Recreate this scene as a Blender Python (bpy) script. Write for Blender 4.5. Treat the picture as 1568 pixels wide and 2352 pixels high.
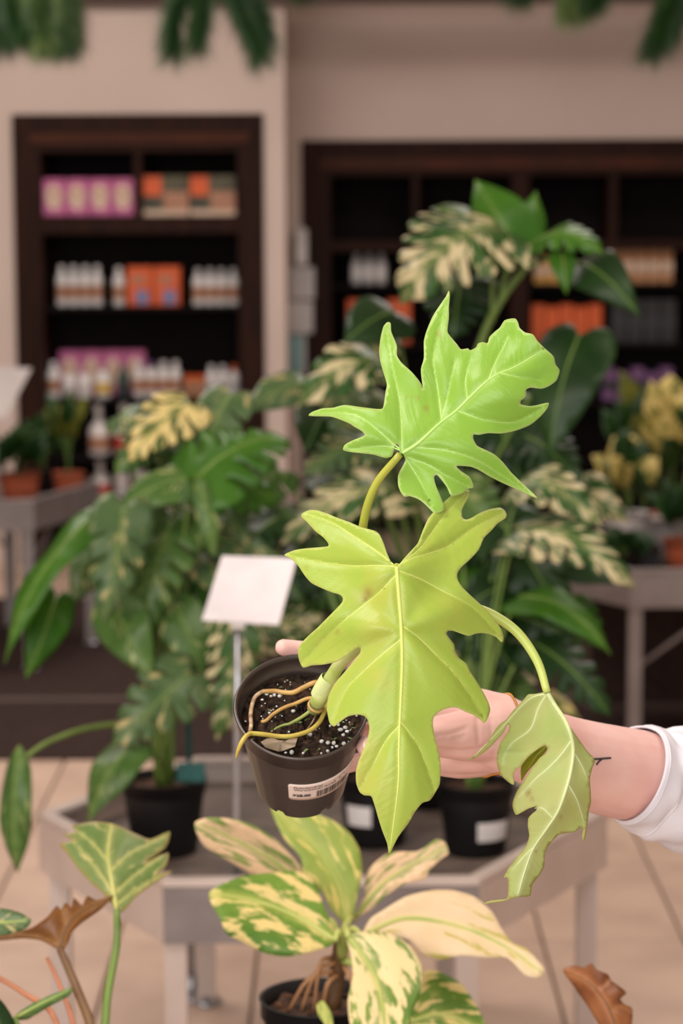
import bpy, bmesh, math, random
import numpy as np
from mathutils import Vector, Matrix, geometry

for o in list(bpy.data.objects):
    bpy.data.objects.remove(o)
S = bpy.context.scene
COL = S.collection
R = math.radians
random.seed(7)

# ------------------------------------------------------------------ camera
CAM = Vector((0, 0, 1.5))
LENS = 85.0
F = LENS / 24.0 * 1568
PITCH = math.atan((1176 - 463) / F)
ROLL = R(-0.25)
cd = bpy.data.cameras.new('camera')
cam = bpy.data.objects.new('camera', cd)
COL.objects.link(cam)
cd.sensor_fit = 'HORIZONTAL'
cd.sensor_width = 24
cd.lens = LENS
cd.clip_start = 0.05
cd.clip_end = 100
cd.dof.use_dof = True
cd.dof.focus_distance = 1.80
cd.dof.aperture_fstop = 7.4
MROT = (Matrix.Rotation(R(90) - PITCH, 4, 'X') @ Matrix.Rotation(ROLL, 4, 'Z'))
cam.matrix_world = Matrix.Translation(CAM) @ MROT
S.camera = cam
M3 = MROT.to_3x3()


def P(px, py, d):
    """world point seen at pixel (px,py) standing d metres in front of the camera"""
    v = M3 @ Vector(((px - 784) / F, -(py - 1176) / F, -1))
    return CAM + v * (d / v.y)


# ------------------------------------------------------------------ light
w = bpy.data.worlds.new('world')
S.world = w
w.use_nodes = True
w.node_tree.nodes['Background'].inputs[0].default_value = (1.0, 0.95, 0.92, 1)
w.node_tree.nodes['Background'].inputs[1].default_value = 0.7


def area(name, loc, rot, sx, sy, power, col):
    l = bpy.data.lights.new(name, 'AREA')
    l.shape = 'RECTANGLE'
    l.size = sx
    l.size_y = sy
    l.energy = power
    l.color = col
    o = bpy.data.objects.new(name, l)
    COL.objects.link(o)
    o.location = loc
    o.rotation_euler = rot
    return o


# storefront window behind the photographer, and rows of ceiling panels
area('storefront_daylight', (-1.6, -2.6, 2.6), (R(62), 0, R(-25)), 3.6, 2.0, 150, (1.0, 0.97, 0.95))
for (lx, ly, pw) in ((-1.0, 1.6, 42), (1.3, 3.4, 22), (-1.3, 5.2, 30), (1.2, 7.4, 34), (-1.2, 8.0, 34)):
    area('ceiling_panel_light', (lx, ly, 3.05), (0, 0, 0), 1.1, 1.1, pw, (1.0, 0.89, 0.82))

S.view_settings.view_transform = 'Standard'
S.view_settings.look = 'None'
S.view_settings.gamma = 1
S.view_settings.use_curve_mapping = False
S.view_settings.exposure = 0.35


# ------------------------------------------------------------------ helpers
def lin(c):
    return tuple(((x / 255) / 12.92 if x / 255 <= 0.04045 else ((x / 255 + 0.055) / 1.055) ** 2.4) for x in c) + (1,)


class NT:
    def __init__(s, name):
        s.m = bpy.data.materials.new(name)
        s.m.use_nodes = True
        s.t = s.m.node_tree
        s.b = s.t.nodes['Principled BSDF']
        s.out = s.t.nodes['Material Output']

    def n(s, ty, **kw):
        x = s.t.nodes.new(ty)
        for k, v in kw.items():
            if hasattr(x, k):
                setattr(x, k, v)
            else:
                x.inputs[k.replace('_', ' ')].default_value = v
        return x

    def l(s, a, b):
        s.t.links.new(a, b)

    def mix(s, fac, a, b):
        m = s.t.nodes.new('ShaderNodeMix')
        m.data_type = 'RGBA'
        for sock, v in ((m.inputs[0], fac), (m.inputs[6], a), (m.inputs[7], b)):
            if isinstance(v, (int, float)):
                sock.default_value = v
            elif isinstance(v, tuple):
                sock.default_value = v
            else:
                s.l(v, sock)
        return m.outputs[2]

    def ramp(s, v, a, b):
        r = s.t.nodes.new('ShaderNodeMapRange')
        r.inputs[1].default_value = a
        r.inputs[2].default_value = b
        s.l(v, r.inputs[0])
        return r.outputs[0]

    def math(s, op, a, b=None):
        m = s.t.nodes.new('ShaderNodeMath')
        m.operation = op
        for i, v in enumerate((a, b)):
            if v is None:
                continue
            if isinstance(v, (int, float)):
                m.inputs[i].default_value = v
            else:
                s.l(v, m.inputs[i])
        return m.outputs[0]


MATS = {}


def mat(name, c, rough=0.5, c2=None, scale=8, metal=0, spec=0.5, bump=0, coords='Object', stretch=None, detail=4, sss=0):
    """plain procedural material: two colours mixed by noise, optional bump"""
    if name in MATS:
        return MATS[name]
    k = NT(name)
    k.b.inputs['Roughness'].default_value = rough
    k.b.inputs['Metallic'].default_value = metal
    k.b.inputs['Specular IOR Level'].default_value = spec
    tc = k.n('ShaderNodeTexCoord')
    mp = k.n('ShaderNodeMapping')
    if stretch:
        mp.inputs['Scale'].default_value = stretch
    k.l(tc.outputs[coords], mp.inputs[0])
    no = k.n('ShaderNodeTexNoise', Scale=scale, Detail=detail)
    k.l(mp.outputs[0], no.inputs['Vector'])
    c2 = c2 or tuple(x * 0.9 for x in c)
    k.l(k.mix(k.ramp(no.outputs[0], 0.35, 0.65), lin(c), lin(c2)), k.b.inputs['Base Color'])
    if bump:
        bp = k.n('ShaderNodeBump', Strength=bump, Distance=0.003)
        k.l(no.outputs[0], bp.inputs['Height'])
        k.l(bp.outputs[0], k.b.inputs['Normal'])
    if sss:
        k.b.inputs['Subsurface Weight'].default_value = sss
        k.b.inputs['Subsurface Radius'].default_value = (0.012, 0.005, 0.003)
        k.b.inputs['Subsurface Scale'].default_value = 0.6
    MATS[name] = k.m
    return k.m


def leafmat(name, c1, c2, vein, varieg=None, amount=0.0, edge=None, rough=0.35, trans=0.3, blotch=6, streak=True, veinamt=0.7, back=None, spots=None, yellow=None, spec=.22, ribbed=0):
    """leaf: two greens by noise, pale veins (mesh attribute), variegation streaks along the side veins"""
    if name in MATS:
        return MATS[name]
    k = NT(name)
    tc = k.n('ShaderNodeTexCoord')
    uv = k.n('ShaderNodeUVMap', uv_map='luv')
    oi = k.n('ShaderNodeObjectInfo')
    no = k.n('ShaderNodeTexNoise', Scale=blotch * 4.0, Detail=4)
    k.l(tc.outputs['Object'], no.inputs['Vector'])
    col = k.mix(k.ramp(no.outputs[0], 0.3, 0.7), lin(c1), lin(c2))
    if yellow:
        n3 = k.n('ShaderNodeTexNoise', Scale=14.0, Detail=3)
        k.l(tc.outputs['Object'], n3.inputs['Vector'])
        col = k.mix(k.math('MULTIPLY', k.ramp(n3.outputs[0], 0.5, 0.72), 0.8), col, lin(yellow))
    if varieg:
        sp = k.n('ShaderNodeSeparateXYZ')
        k.l(uv.outputs[0], sp.inputs[0])
        av = k.math('ABSOLUTE', sp.outputs[1])
        s1 = k.math('SUBTRACT', sp.outputs[0], k.math('MULTIPLY', av, 0.45))
        cb = k.n('ShaderNodeCombineXYZ')
        k.l(k.math('MULTIPLY', s1, 5.5 if streak else 3.0), cb.inputs[0])
        k.l(k.math('MULTIPLY', sp.outputs[1], 1.6 if streak else 3.0), cb.inputs[1])
        k.l(k.math('MULTIPLY', oi.outputs['Random'], 37.0), cb.inputs[2])
        n2 = k.n('ShaderNodeTexNoise', Scale=1.25, Detail=5)
        n2.inputs['Roughness'].default_value = 0.62
        k.l(cb.outputs[0], n2.inputs['Vector'])
        th = 0.5 + (0.5 - amount) * 0.32
        f = k.ramp(n2.outputs[0], th - 0.025, th + 0.025)
        col = k.mix(f, col, lin(varieg))
    if edge:
        ae = k.n('ShaderNodeAttribute', attribute_name='edge')
        col = k.mix(k.math('MULTIPLY', ae.outputs['Fac'], 0.8), col, lin(edge))
    if spots:
        vo = k.n('ShaderNodeTexNoise', Scale=90.0, Detail=2)
        k.l(tc.outputs['Object'], vo.inputs['Vector'])
        col = k.mix(k.ramp(vo.outputs[0], 0.73, 0.78), col, lin(spots))
    ab = k.n('ShaderNodeAttribute', attribute_name='blemish')
    col = k.mix(k.math('MULTIPLY', ab.outputs['Fac'], .75), col, lin((158, 128, 70)))
    at = k.n('ShaderNodeAttribute', attribute_name='vein')
    col = k.mix(k.math('MULTIPLY', at.outputs['Fac'], veinamt), col, lin(vein))
    # fine side-vein relief
    fine = k.n('ShaderNodeTexNoise', Scale=260.0, Detail=2)
    k.l(tc.outputs['Object'], fine.inputs['Vector'])
    bp = k.n('ShaderNodeBump', Strength=0.2, Distance=0.0005)
    if ribbed:
        s2 = k.n('ShaderNodeSeparateXYZ')
        k.l(uv.outputs[0], s2.inputs[0])
        cb2 = k.n('ShaderNodeCombineXYZ')
        k.l(k.math('MULTIPLY', k.math('SUBTRACT', s2.outputs[0], k.math('MULTIPLY', k.math('ABSOLUTE', s2.outputs[1]), .35)), 34.0), cb2.inputs[0])
        k.l(k.math('MULTIPLY', s2.outputs[1], 2.5), cb2.inputs[1])
        n5 = k.n('ShaderNodeTexNoise', Scale=1.0, Detail=3)
        k.l(cb2.outputs[0], n5.inputs['Vector'])
        k.l(k.math('ADD', k.math('MULTIPLY', fine.outputs[0], .35), k.math('MULTIPLY', n5.outputs[0], ribbed)), bp.inputs['Height'])
        bp.inputs['Strength'].default_value = .35
        bp.inputs['Distance'].default_value = .0012
    else:
        k.l(fine.outputs[0], bp.inputs['Height'])
    k.l(bp.outputs[0], k.b.inputs['Normal'])
    k.l(col, k.b.inputs['Base Color'])
    k.b.inputs['Roughness'].default_value = rough
    k.b.inputs['Specular IOR Level'].default_value = spec
    tr = k.n('ShaderNodeBsdfTranslucent')
    k.l(col, tr.inputs[0])
    mx = k.n('ShaderNodeMixShader')
    mx.inputs[0].default_value = trans
    k.l(k.b.outputs[0], mx.inputs[1])
    k.l(tr.outputs[0], mx.inputs[2])
    k.l(mx.outputs[0], k.out.inputs[0])
    MATS[name] = k.m
    return k.m


def wloc(o):
    v = Vector((0, 0, 0))
    while o:
        v = v + o.location
        o = o.parent
    return v


def obj(name, verts, faces, m, parent=None, smooth=False, loc=None):
    """one mesh object from world coordinates; its origin is its parent's (or loc)"""
    off = wloc(parent) if parent else (Vector(loc) if loc is not None else Vector((0, 0, 0)))
    me = bpy.data.meshes.new(name)
    me.from_pydata([tuple(Vector(v) - off) for v in verts], [], [tuple(f) for f in faces])
    me.update()
    if smooth:
        me.polygons.foreach_set('use_smooth', [True] * len(me.polygons))
    for mm in (m if isinstance(m, (list, tuple)) else [m]):
        me.materials.append(mm)
    o = bpy.data.objects.new(name, me)
    COL.objects.link(o)
    if parent:
        o.parent = parent
    elif loc is not None:
        o.location = loc
    return o


def tag(o, label=None, cat=None, group=None, kind=None):
    for k, v in (('label', label), ('category', cat), ('group', group), ('kind', kind)):
        if v:
            o[k] = v
    return o


def thing(name, loc, label, cat, group=None):
    o = bpy.data.objects.new(name, None)
    COL.objects.link(o)
    o.location = loc
    o.empty_display_size = 0.05
    return tag(o, label, cat, group)


def box(x0, x1, y0, y1, z0, z1):
    v = [(x, y, z) for x in (x0, x1) for y in (y0, y1) for z in (z0, z1)]
    f = [(0, 1, 3, 2), (4, 6, 7, 5), (0, 4, 5, 1), (2, 3, 7, 6), (0, 2, 6, 4), (1, 5, 7, 3)]
    return v, f


def join(*parts):
    V, Fc = [], []
    for v, f in parts:
        n = len(V)
        V += list(v)
        Fc += [tuple(i + n for i in q) for q in f]
    return V, Fc


def bevel(o, wd=0.004, seg=2):
    b = o.modifiers.new('bevel', 'BEVEL')
    b.width = wd
    b.segments = seg
    b.limit_method = 'ANGLE'
    return o


def lathe(profile, n=32, c=(0, 0, 0), M=None):
    V, Fc = [], []
    for (r, z) in profile:
        for i in range(n):
            a = 2 * math.pi * i / n
            V.append(Vector((r * math.cos(a), r * math.sin(a), z)))
    for j in range(len(profile) - 1):
        for i in range(n):
            Fc.append((j * n + i, j * n + (i + 1) % n, (j + 1) * n + (i + 1) % n, (j + 1) * n + i))
    if M is not None:
        V = [M @ v for v in V]
    c = Vector(c)
    return [v + c for v in V], Fc


def cr(pts, n=6):
    """Catmull-Rom through points"""
    pts = [Vector(p) for p in pts]
    if len(pts) < 3:
        return [pts[0].lerp(pts[-1], i / n) for i in range(n + 1)]
    q = [pts[0] * 2 - pts[1]] + pts + [pts[-1] * 2 - pts[-2]]
    out = []
    for i in range(1, len(q) - 2):
        a, b, c, d = q[i - 1], q[i], q[i + 1], q[i + 2]
        for k in range(n):
            t = k / n
            out.append(0.5 * ((2 * b) + (c - a) * t + (2 * a - 5 * b + 4 * c - d) * t * t + (3 * b - a - 3 * c + d) * t ** 3))
    out.append(pts[-1])
    return out


def tube(pts, radii, sides=8, sub=5, flat=None):
    """tapered round tube along a smooth path"""
    n0 = len(pts)
    if not isinstance(radii, (list, tuple)):
        radii = [radii] * n0
    if len(radii) == 2 and n0 > 2:
        radii = [radii[0] + (radii[1] - radii[0]) * i / (n0 - 1) for i in range(n0)]
    path = cr(pts, sub)
    N = len(path)
    rr = [float(np.interp(i / (N - 1) * (n0 - 1), range(n0), radii)) for i in range(N)]
    V, Fc = [], []
    up = Vector((0.3, -0.4, 0.86))
    prev = None
    for i, p in enumerate(path):
        t = (path[min(i + 1, N - 1)] - path[max(i - 1, 0)]).normalized()
        a = prev if prev is not None else up
        a = a - t * a.dot(t)
        if a.length < 1e-5:
            a = Vector((1, 0, 0)) - t * t.x
        a.normalize()
        prev = a
        b = t.cross(a)
        for k in range(sides):
            th = 2 * math.pi * k / sides
            V.append(p + (a * math.cos(th) + b * math.sin(th)) * rr[i])
    for i in range(N - 1):
        for k in range(sides):
            Fc.append((i * sides + k, i * sides + (k + 1) % sides, (i + 1) * sides + (k + 1) % sides, (i + 1) * sides + k))
    Fc.append(tuple(range(sides))[::-1])
    Fc.append(tuple((N - 1) * sides + k for k in range(sides)))
    return V, Fc


def ell(c, rx, ry, rz, nu=10, nv=6, M=None):
    V, Fc = [], []
    for j in range(nv + 1):
        ph = math.pi * j / nv
        for i in range(nu):
            th = 2 * math.pi * i / nu
            v = Vector((rx * math.sin(ph) * math.cos(th), ry * math.sin(ph) * math.sin(th), rz * math.cos(ph)))
            if M is not None:
                v = M @ v
            V.append(Vector(c) + v)
    for j in range(nv):
        for i in range(nu):
            Fc.append((j * nu + i, (j + 1) * nu + i, (j + 1) * nu + (i + 1) % nu, j * nu + (i + 1) % nu))
    return V, Fc


# ------------------------------------------------------------------ leaves
def segdist(XY, poly):
    """distance of points to a polyline, and the running fraction along it of the nearest point"""
    A = np.array(poly[:-1], float)
    B = np.array(poly[1:], float)
    ln = np.linalg.norm(B - A, axis=1)
    cum = np.concatenate([[0], np.cumsum(ln)])
    best = np.full(len(XY), 1e9)
    tt = np.zeros(len(XY))
    sg = np.zeros(len(XY))
    for i in range(len(A)):
        ab = B[i] - A[i]
        t = np.clip(((XY - A[i]) @ ab) / max(ab @ ab, 1e-9), 0, 1)
        d = np.linalg.norm(XY - (A[i] + t[:, None] * ab), axis=1)
        m = d < best
        best[m] = d[m]
        tt[m] = ((cum[i] + t * ln[i]) / cum[-1])[m]
        cr_ = ab[0] * (XY[:, 1] - A[i][1]) - ab[1] * (XY[:, 0] - A[i][0])
        sg[m] = np.sign(cr_)[m]
    return best, tt, sg


def fill(outline, step, extra=()):
    """triangulate an outline with interior points"""
    ol = np.array(outline, float)
    x0, y0 = ol.min(0)
    x1, y1 = ol.max(0)
    rng = random.Random(3)
    pts = [Vector(p) for p in outline]
    nb = len(pts)
    gx = np.arange(x0, x1, step)
    gy = np.arange(y0, y1, step * 0.87)
    cand = []
    for j, y in enumerate(gy):
        for x in gx:
            cand.append((x + (step / 2 if j % 2 else 0) + rng.uniform(-.1, .1) * step, y + rng.uniform(-.1, .1) * step))
    cand += list(extra)
    cand = np.array(cand)
    # inside test, vectorised
    ins = np.zeros(len(cand), bool)
    for i in range(nb):
        xa, ya = ol[i]
        xb, yb = ol[(i + 1) % nb]
        if ya == yb:
            continue
        c = ((ya > cand[:, 1]) != (yb > cand[:, 1])) & (cand[:, 0] < (xb - xa) * (cand[:, 1] - ya) / (yb - ya) + xa)
        ins ^= c
    cand = cand[ins]
    if len(cand):
        d, _, _ = segdist(cand, list(ol) + [ol[0]])
        cand = cand[d > step * 0.45]
    pts += [Vector((p[0], p[1])) for p in cand]
    r = geometry.delaunay_2d_cdt(pts, [], [list(range(nb))], 1, 1e-6)
    return np.array([(v.x, v.y) for v in r[0]]), [tuple(f) for f in r[2]]


def smooth2d(ol, n=3):
    pts = [Vector((p[0], p[1], 0)) for p in ol]
    m = len(pts)
    out = []
    for i in range(m):
        a, b, c, d = pts[i - 1], pts[i], pts[(i + 1) % m], pts[(i + 2) % m]
        for k in range(n):
            t = k / n
            # tension 0.35 keeps the tips crisp
            m1 = (c - a) * 0.35
            m2 = (d - b) * 0.35
            h = (2 * t ** 3 - 3 * t * t + 1) * b + (t ** 3 - 2 * t * t + t) * m1 + (-2 * t ** 3 + 3 * t * t) * c + (t ** 3 - t * t) * m2
            out.append((h.x, h.y))
    return out


def leafobj(name, parent, pos, faces, uvs, vein, edge, m, thick=0.0007):
    o = obj(name, pos, faces, m, parent, True)
    me = o.data
    uvl = me.uv_layers.new(name='luv')
    li = np.empty(len(me.loops), np.int32)
    me.loops.foreach_get('vertex_index', li)
    uvl.data.foreach_set('uv', np.asarray(uvs, np.float32)[li].ravel())
    for nm, v in (('vein', vein), ('edge', edge)):
        a = me.attributes.new(nm, 'FLOAT', 'POINT')
        a.data.foreach_set('value', np.asarray(v, np.float32))
    s = o.modifiers.new('thickness', 'SOLIDIFY')
    s.thickness = thick
    s.offset = 0
    return o


def dense(poly, step):
    a = np.array(poly, float)
    ln = np.concatenate([[0], np.cumsum(np.linalg.norm(np.diff(a, axis=0), axis=1))])
    t = np.linspace(0, ln[-1], max(3, int(ln[-1] / step) + 1))
    return [(float(np.interp(q, ln, a[:, 0])), float(np.interp(q, ln, a[:, 1]))) for q in t]


def traced_leaf(name, parent, outline, midrib, veins, depth, m, step=9, vm=None, vr=(0.0016, 0.0005), groove=0.0022, puff=0.004, gw=9., veinw=7., smooth=3, label=None, ribs=True, wide=None, spotpts=None):
    """leaf whose outline is measured in the photograph and stands at its own depth field"""
    ol = smooth2d(outline, smooth)
    rib = [(p.x, p.y) for p in cr([Vector((a, b, 0)) for a, b in midrib], 5)]
    vs = [[(p.x, p.y) for p in cr([Vector((a, b, 0)) for a, b in v], 4)] for v in veins]
    rib = dense(rib, step * .9)
    vs = [dense(v, step * .9) for v in vs]
    extra = rib + [p for v in vs for p in v]
    XY, faces = fill(ol, step, extra)
    dr, u, sg = segdist(XY, rib)
    dv = dr.copy()
    dvw = dr.copy()
    for v in vs:
        d, t, _ = segdist(XY, v)
        dv = np.minimum(dv, d + t * 4)
        dvw = np.minimum(dvw, d * 1.7 + t * 4)
    de, _, _ = segdist(XY, ol + [ol[0]])
    dep = np.array([depth(x, y) for x, y in XY]) + groove * np.exp(-(dv / gw) ** 2) - puff * (1 - np.exp(-(dv / 45.) ** 2))
    pos = [P(x, y, d) for (x, y), d in zip(XY, dep)]
    W = wide or max(dr.max(), 1)
    uvs = np.stack([u, sg * dr / W], 1)
    o = leafobj(name, parent, pos, faces, uvs, np.exp(-(dvw / veinw) ** 2), np.exp(-(de / 2.6) ** 2), m)
    if spotpts:
        sv_ = np.zeros(len(XY))
        for (sx, sy, sr) in spotpts:
            sv_ = np.maximum(sv_, np.exp(-(((XY[:, 0] - sx) / sr) ** 2 + ((XY[:, 1] - sy) / (sr * 1.25)) ** 2)))
        at_ = o.data.attributes.new('blemish', 'FLOAT', 'POINT')
        at_.data.foreach_set('value', sv_.astype(np.float32))
    if label:
        o['label'] = label

    def sub(poly, r, nm):
        arr = np.array(poly)
        dd = []
        for (x, y) in arr:
            i = np.argmin((XY[:, 0] - x) ** 2 + (XY[:, 1] - y) ** 2)
            dd.append(dep[i])
        pts = [P(x, y, d + .0001) for (x, y), d in zip(arr, dd)]
        v, f = tube(pts, [r[0] + (r[1] - r[0]) * i / (len(pts) - 1) for i in range(len(pts))], 6, 1)
        obj(nm, v, f, vm or m, o, True)
    if ribs:
        sub(rib, vr, 'midrib')
        for v in vs:
            sub(v, (vr[0] * 0.42, max(vr[1] * 0.7, .0004)), 'vein')
    return o


def shape_outline(kind, rng):
    """outline in leaf space: u along 0..1 (stalk joint at u=0), v = -1..1 of the half width"""
    if kind == 'lance':
        prof = [(0, 0.05), (0.06, 0.35), (0.18, 0.75), (0.35, 0.98), (0.5, 1.0), (0.68, 0.85), (0.85, 0.48), (0.95, 0.16), (1.0, 0.0)]
    elif kind == 'heart':
        prof = [(0.0, 0.02), (-0.1, 0.25), (-0.12, 0.55), (-0.03, 0.85), (0.12, 1.0), (0.3, 0.97), (0.5, 0.82), (0.7, 0.55), (0.86, 0.27), (0.95, 0.1), (1.02, 0.0)]
    elif kind == 'strap':
        prof = [(0, 0.3), (0.15, 0.75), (0.4, 1), (0.7, 0.9), (0.9, 0.5), (1.0, 0.0)]
    else:
        base = [(-0.1, 0.25), (-0.14, 0.5), (-0.08, 0.8), (0.04, 0.97), (0.16, 1.0)]
        prof = [(0.0, 0.03)] + base
        sl = rng.choice(([0.22, 0.37, 0.52, 0.66, 0.79], [0.24, 0.43, 0.61, 0.78], [0.28, 0.5, 0.73], [0.2, 0.42, 0.6, 0.77]))
        we = lambda u: max(0.0, 1.0 - max(0, u - 0.18) ** 1.6 * 1.25)
        for i, s in enumerate(sl):
            s = s + rng.uniform(-.025, .025)
            dp = rng.uniform(0.2, 0.42) if i < len(sl) - 1 else 0.5
            nx = sl[i + 1] if i < len(sl) - 1 else 0.93
            wd = 0.012 + rng.random() * 0.018
            prof += [(s + 0.04 - wd, we(s) * 0.97), (s - 0.01 - wd * .5, we(s) * (dp + .2)), (s - 0.06, we(s) * dp), (s - 0.0 + wd * .5, we(s) * (dp + .22)),
                     (s + 0.06 + wd, we(s + .03) * 0.93)]
            prof += [((s + nx) / 2 + 0.06, we((s + nx) / 2) * 1.0)]
        prof += [(0.97, 0.12), (1.03, 0.0)]
    right = prof
    left = [(u, -v) for u, v in prof[1:-1]][::-1]
    return right + left


def leaf(parent, base, tip, width, kind, m, d0, d1=None, roll=0, arch=0.12, fold=0.18, seed=0, vm=None, nrm=None, wave=0.03, name='leaf', step=0.11):
    """leaf spanned between two points, arched along its length and folded on its midrib"""
    rng = random.Random(seed * 13 + 5)
    d1 = d0 if d1 is None else d1
    B = P(base[0], base[1], d0) if len(base) == 2 else Vector(base)
    T = P(tip[0], tip[1], d1) if len(tip) == 2 else Vector(tip)
    W = width * 0.5 * (d0 + d1) / 2 / F
    L = (T - B).length
    e1 = (T - B) / L
    n0 = (CAM - (B + T) / 2).normalized() * 0.75 + Vector((0, 0, 0.6)) if nrm is None else Vector(nrm)
    e3 = (n0 - e1 * n0.dot(e1)).normalized()
    e2 = e3.cross(e1)
    if roll:
        q = Matrix.Rotation(R(roll), 3, e1)
        e2 = q @ e2
        e3 = q @ e3
    ol = shape_outline(kind, rng)
    asp = W / L
    ol2 = smooth2d([(u, v * asp) for u, v in ol], 2)
    UV, faces = fill(ol2, step * min(1, max(.5, asp * 1.6)), [(t, 0) for t in np.linspace(.05, .95, 9)])
    pos = []
    ph = rng.uniform(0, 6)
    for u, v in UV:
        a = abs(v) / asp
        h = arch * (4 * u * (1 - u)) * L - fold * a ** 1.3 * W + wave * L * math.sin(u * 9 + ph + (2 if v > 0 else 0)) * a
        pos.append(B + e1 * (u * L) + e2 * (v * L) + e3 * h)
    uvs = np.stack([UV[:, 0], UV[:, 1] / asp], 1)
    vein = np.exp(-(np.abs(UV[:, 1] / asp) / 0.06) ** 2)
    edge = np.zeros(len(UV))
    o = leafobj(name, parent, pos, faces, uvs, vein, edge, m, 0.0009)
    if kind != 'strap' and vm is not None:
        mid = [B + e1 * (u * L) + e3 * (arch * (4 * u * (1 - u)) * L + 0.0008) for u in (0, .2, .4, .6, .8, .97)]
        v, f = tube(mid, (0.0022, 0.0006), 6, 2)
        obj('midrib', v, f, vm, o, True)
    return o


def petiole(parent, crown, base, m, r=0.0035, lift=0.5, sub=5, r2=None, name='petiole'):
    c = Vector(crown)
    b = Vector(base)
    h = max(0.02, abs(b.z - c.z))
    p1 = c + Vector(((b.x - c.x) * 0.18, (b.y - c.y) * 0.18, h * 0.45 if b.z > c.z else 0.05))
    p2 = c.lerp(b, 0.65) + Vector((0, 0, h * 0.18 + 0.01 * lift))
    v, f = tube([c, p1, p2, b], (r, r2 or r * 0.6), 7, sub)
    return obj(name, v, f, m, parent, True)


# ------------------------------------------------------------------ materials
m_wall = mat('wall_paint', (206, 188, 178), 0.85, (200, 182, 172), 2)
m_ceil = mat('ceiling_paint', (225, 220, 214), 0.9)
m_tile = mat('floor_tile', (206, 180, 160), 0.42, (186, 160, 142), 5, detail=6)
m_grout = mat('grout', (132, 112, 98), 0.9)
m_dark = mat('dark_carpet', (58, 44, 40), 0.9, (46, 34, 31), 40, bump=0.3, spec=.15)
m_seam = mat('carpet_seam', (84, 70, 64), 0.7)
m_wood = mat('espresso_wood', (46, 22, 12), 0.6, (30, 14, 8), 4, stretch=(14, 14, 1), spec=.12)
m_woodl = mat('espresso_moulding', (74, 36, 16), 0.55, (56, 27, 13), 4, spec=.15)
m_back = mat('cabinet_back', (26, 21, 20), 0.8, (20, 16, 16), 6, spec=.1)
m_brown = mat('brown_soffit', (74, 52, 42), 0.7)
m_metal = mat('grey_bench_metal', (136, 128, 126), 0.45, (124, 116, 114), 12, metal=0.4)  # grey of the other benches; on the central front apron it stands for shade
m_metal2 = mat('lit_bench_metal', (196, 182, 174), 0.45, (186, 172, 164), 9, metal=0.15)  # same bench metal with the pinkish light put into its colour
m_steel = mat('galvanised_steel', (176, 178, 182), 0.3, (150, 152, 158), 20, metal=0.8)
m_tray = mat('tray_board', (112, 98, 88), 0.7, (84, 74, 68), 16, bump=0.2)
m_slate = mat('slate_liner', (44, 46, 50), 0.6, (36, 38, 42), 10)
m_potb = mat('black_plastic', (16, 15, 16), 0.5, (22, 20, 21), 20, spec=.25)
m_soil = mat('potting_bark', (104, 68, 44), 0.9, (48, 32, 24), 60, bump=1.0)
m_terra = mat('terracotta', (170, 84, 52), 0.75, (140, 68, 42), 12)
m_white = mat('white_plastic', (226, 222, 220), 0.4)
m_greyp = mat('pale_grey_pot', (196, 192, 190), 0.45, (180, 176, 176), 5)
m_paper = mat('white_paper', (232, 226, 224), 0.55)
m_pink = mat('pink_card', (176, 88, 138), 0.6, (196, 108, 152), 20)
m_cream = mat('cream_card', (214, 190, 166), 0.6, (196, 168, 148), 30)
m_orange = mat('orange_card', (214, 92, 34), 0.55, (190, 76, 26), 12)
m_olive = mat('olive_card', (88, 82, 58), 0.6, (58, 56, 44), 24)
m_blue = mat('blue_print', (92, 104, 150), 0.6, (120, 130, 165), 30)
m_lbrown = mat('brown_label', (150, 104, 78), 0.6, (176, 130, 104), 60)
m_lred = mat('red_label', (196, 56, 48), 0.55, (170, 60, 50), 30)
m_lyel = mat('yellow_label', (206, 170, 60), 0.55)
m_tan = mat('tan_card', (192, 142, 98), 0.6, (170, 122, 84), 30)
m_gold = mat('golden_card', (214, 160, 72), 0.55, (190, 140, 66), 20)
m_purple = mat('purple_card', (120, 82, 128), 0.6, (100, 66, 108), 20)
m_blackc = mat('black_card', (30, 28, 30), 0.5, (22, 20, 22), 20)
m_teal = mat('teal_plastic', (24, 96, 92), 0.45, (20, 80, 78), 10)
m_tealp = mat('pale_teal', (128, 168, 170), 0.5)
m_stem = mat('green_stem', (112, 138, 62), 0.45, (92, 120, 50), 20)
m_stemd = mat('dark_green_stem', (70, 100, 40), 0.45, (84, 110, 48), 20)
m_stemb = mat('brown_stem', (96, 66, 40), 0.55, (110, 80, 46), 30)
m_stemp = mat('pink_stem', (186, 120, 84), 0.5, (170, 104, 72), 20)
m_needle = mat('pine_needles', (40, 84, 30), 0.5, (26, 60, 24), 30)
m_needle2 = mat('pale_pine_needles', (120, 142, 84), 0.5, (84, 116, 60), 30)

L_green = leafmat('monstera_green', (52, 98, 26), (70, 116, 34), (104, 146, 60), blotch=3, trans=0.25, rough=0.3)
L_dark = leafmat('monstera_dark', (24, 48, 22), (38, 66, 28), (50, 84, 40), blotch=3, trans=0.15, rough=0.35)
L_grey = leafmat('monstera_sage', (66, 94, 56), (86, 110, 68), (120, 140, 90), (180, 168, 116), 0.22, trans=0.2, rough=0.32)
L_var = leafmat('monstera_variegated', (38, 76, 28), (66, 100, 48), (150, 150, 104), (204, 192, 150), 0.42, trans=0.2, rough=0.35)
L_cream = leafmat('monstera_cream', (92, 108, 46), (70, 92, 40), (220, 200, 130), (222, 204, 136), 0.6, trans=0.25)
L_mid = leafmat('monstera_mid', (64, 98, 44), (86, 118, 58), (128, 156, 92), (160, 170, 110), 0.18, trans=0.25, rough=0.3)
L_yel = leafmat('golden_leaf', (206, 188, 108), (222, 202, 128), (226, 208, 140), (120, 124, 56), 0.42, trans=0.3)

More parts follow.
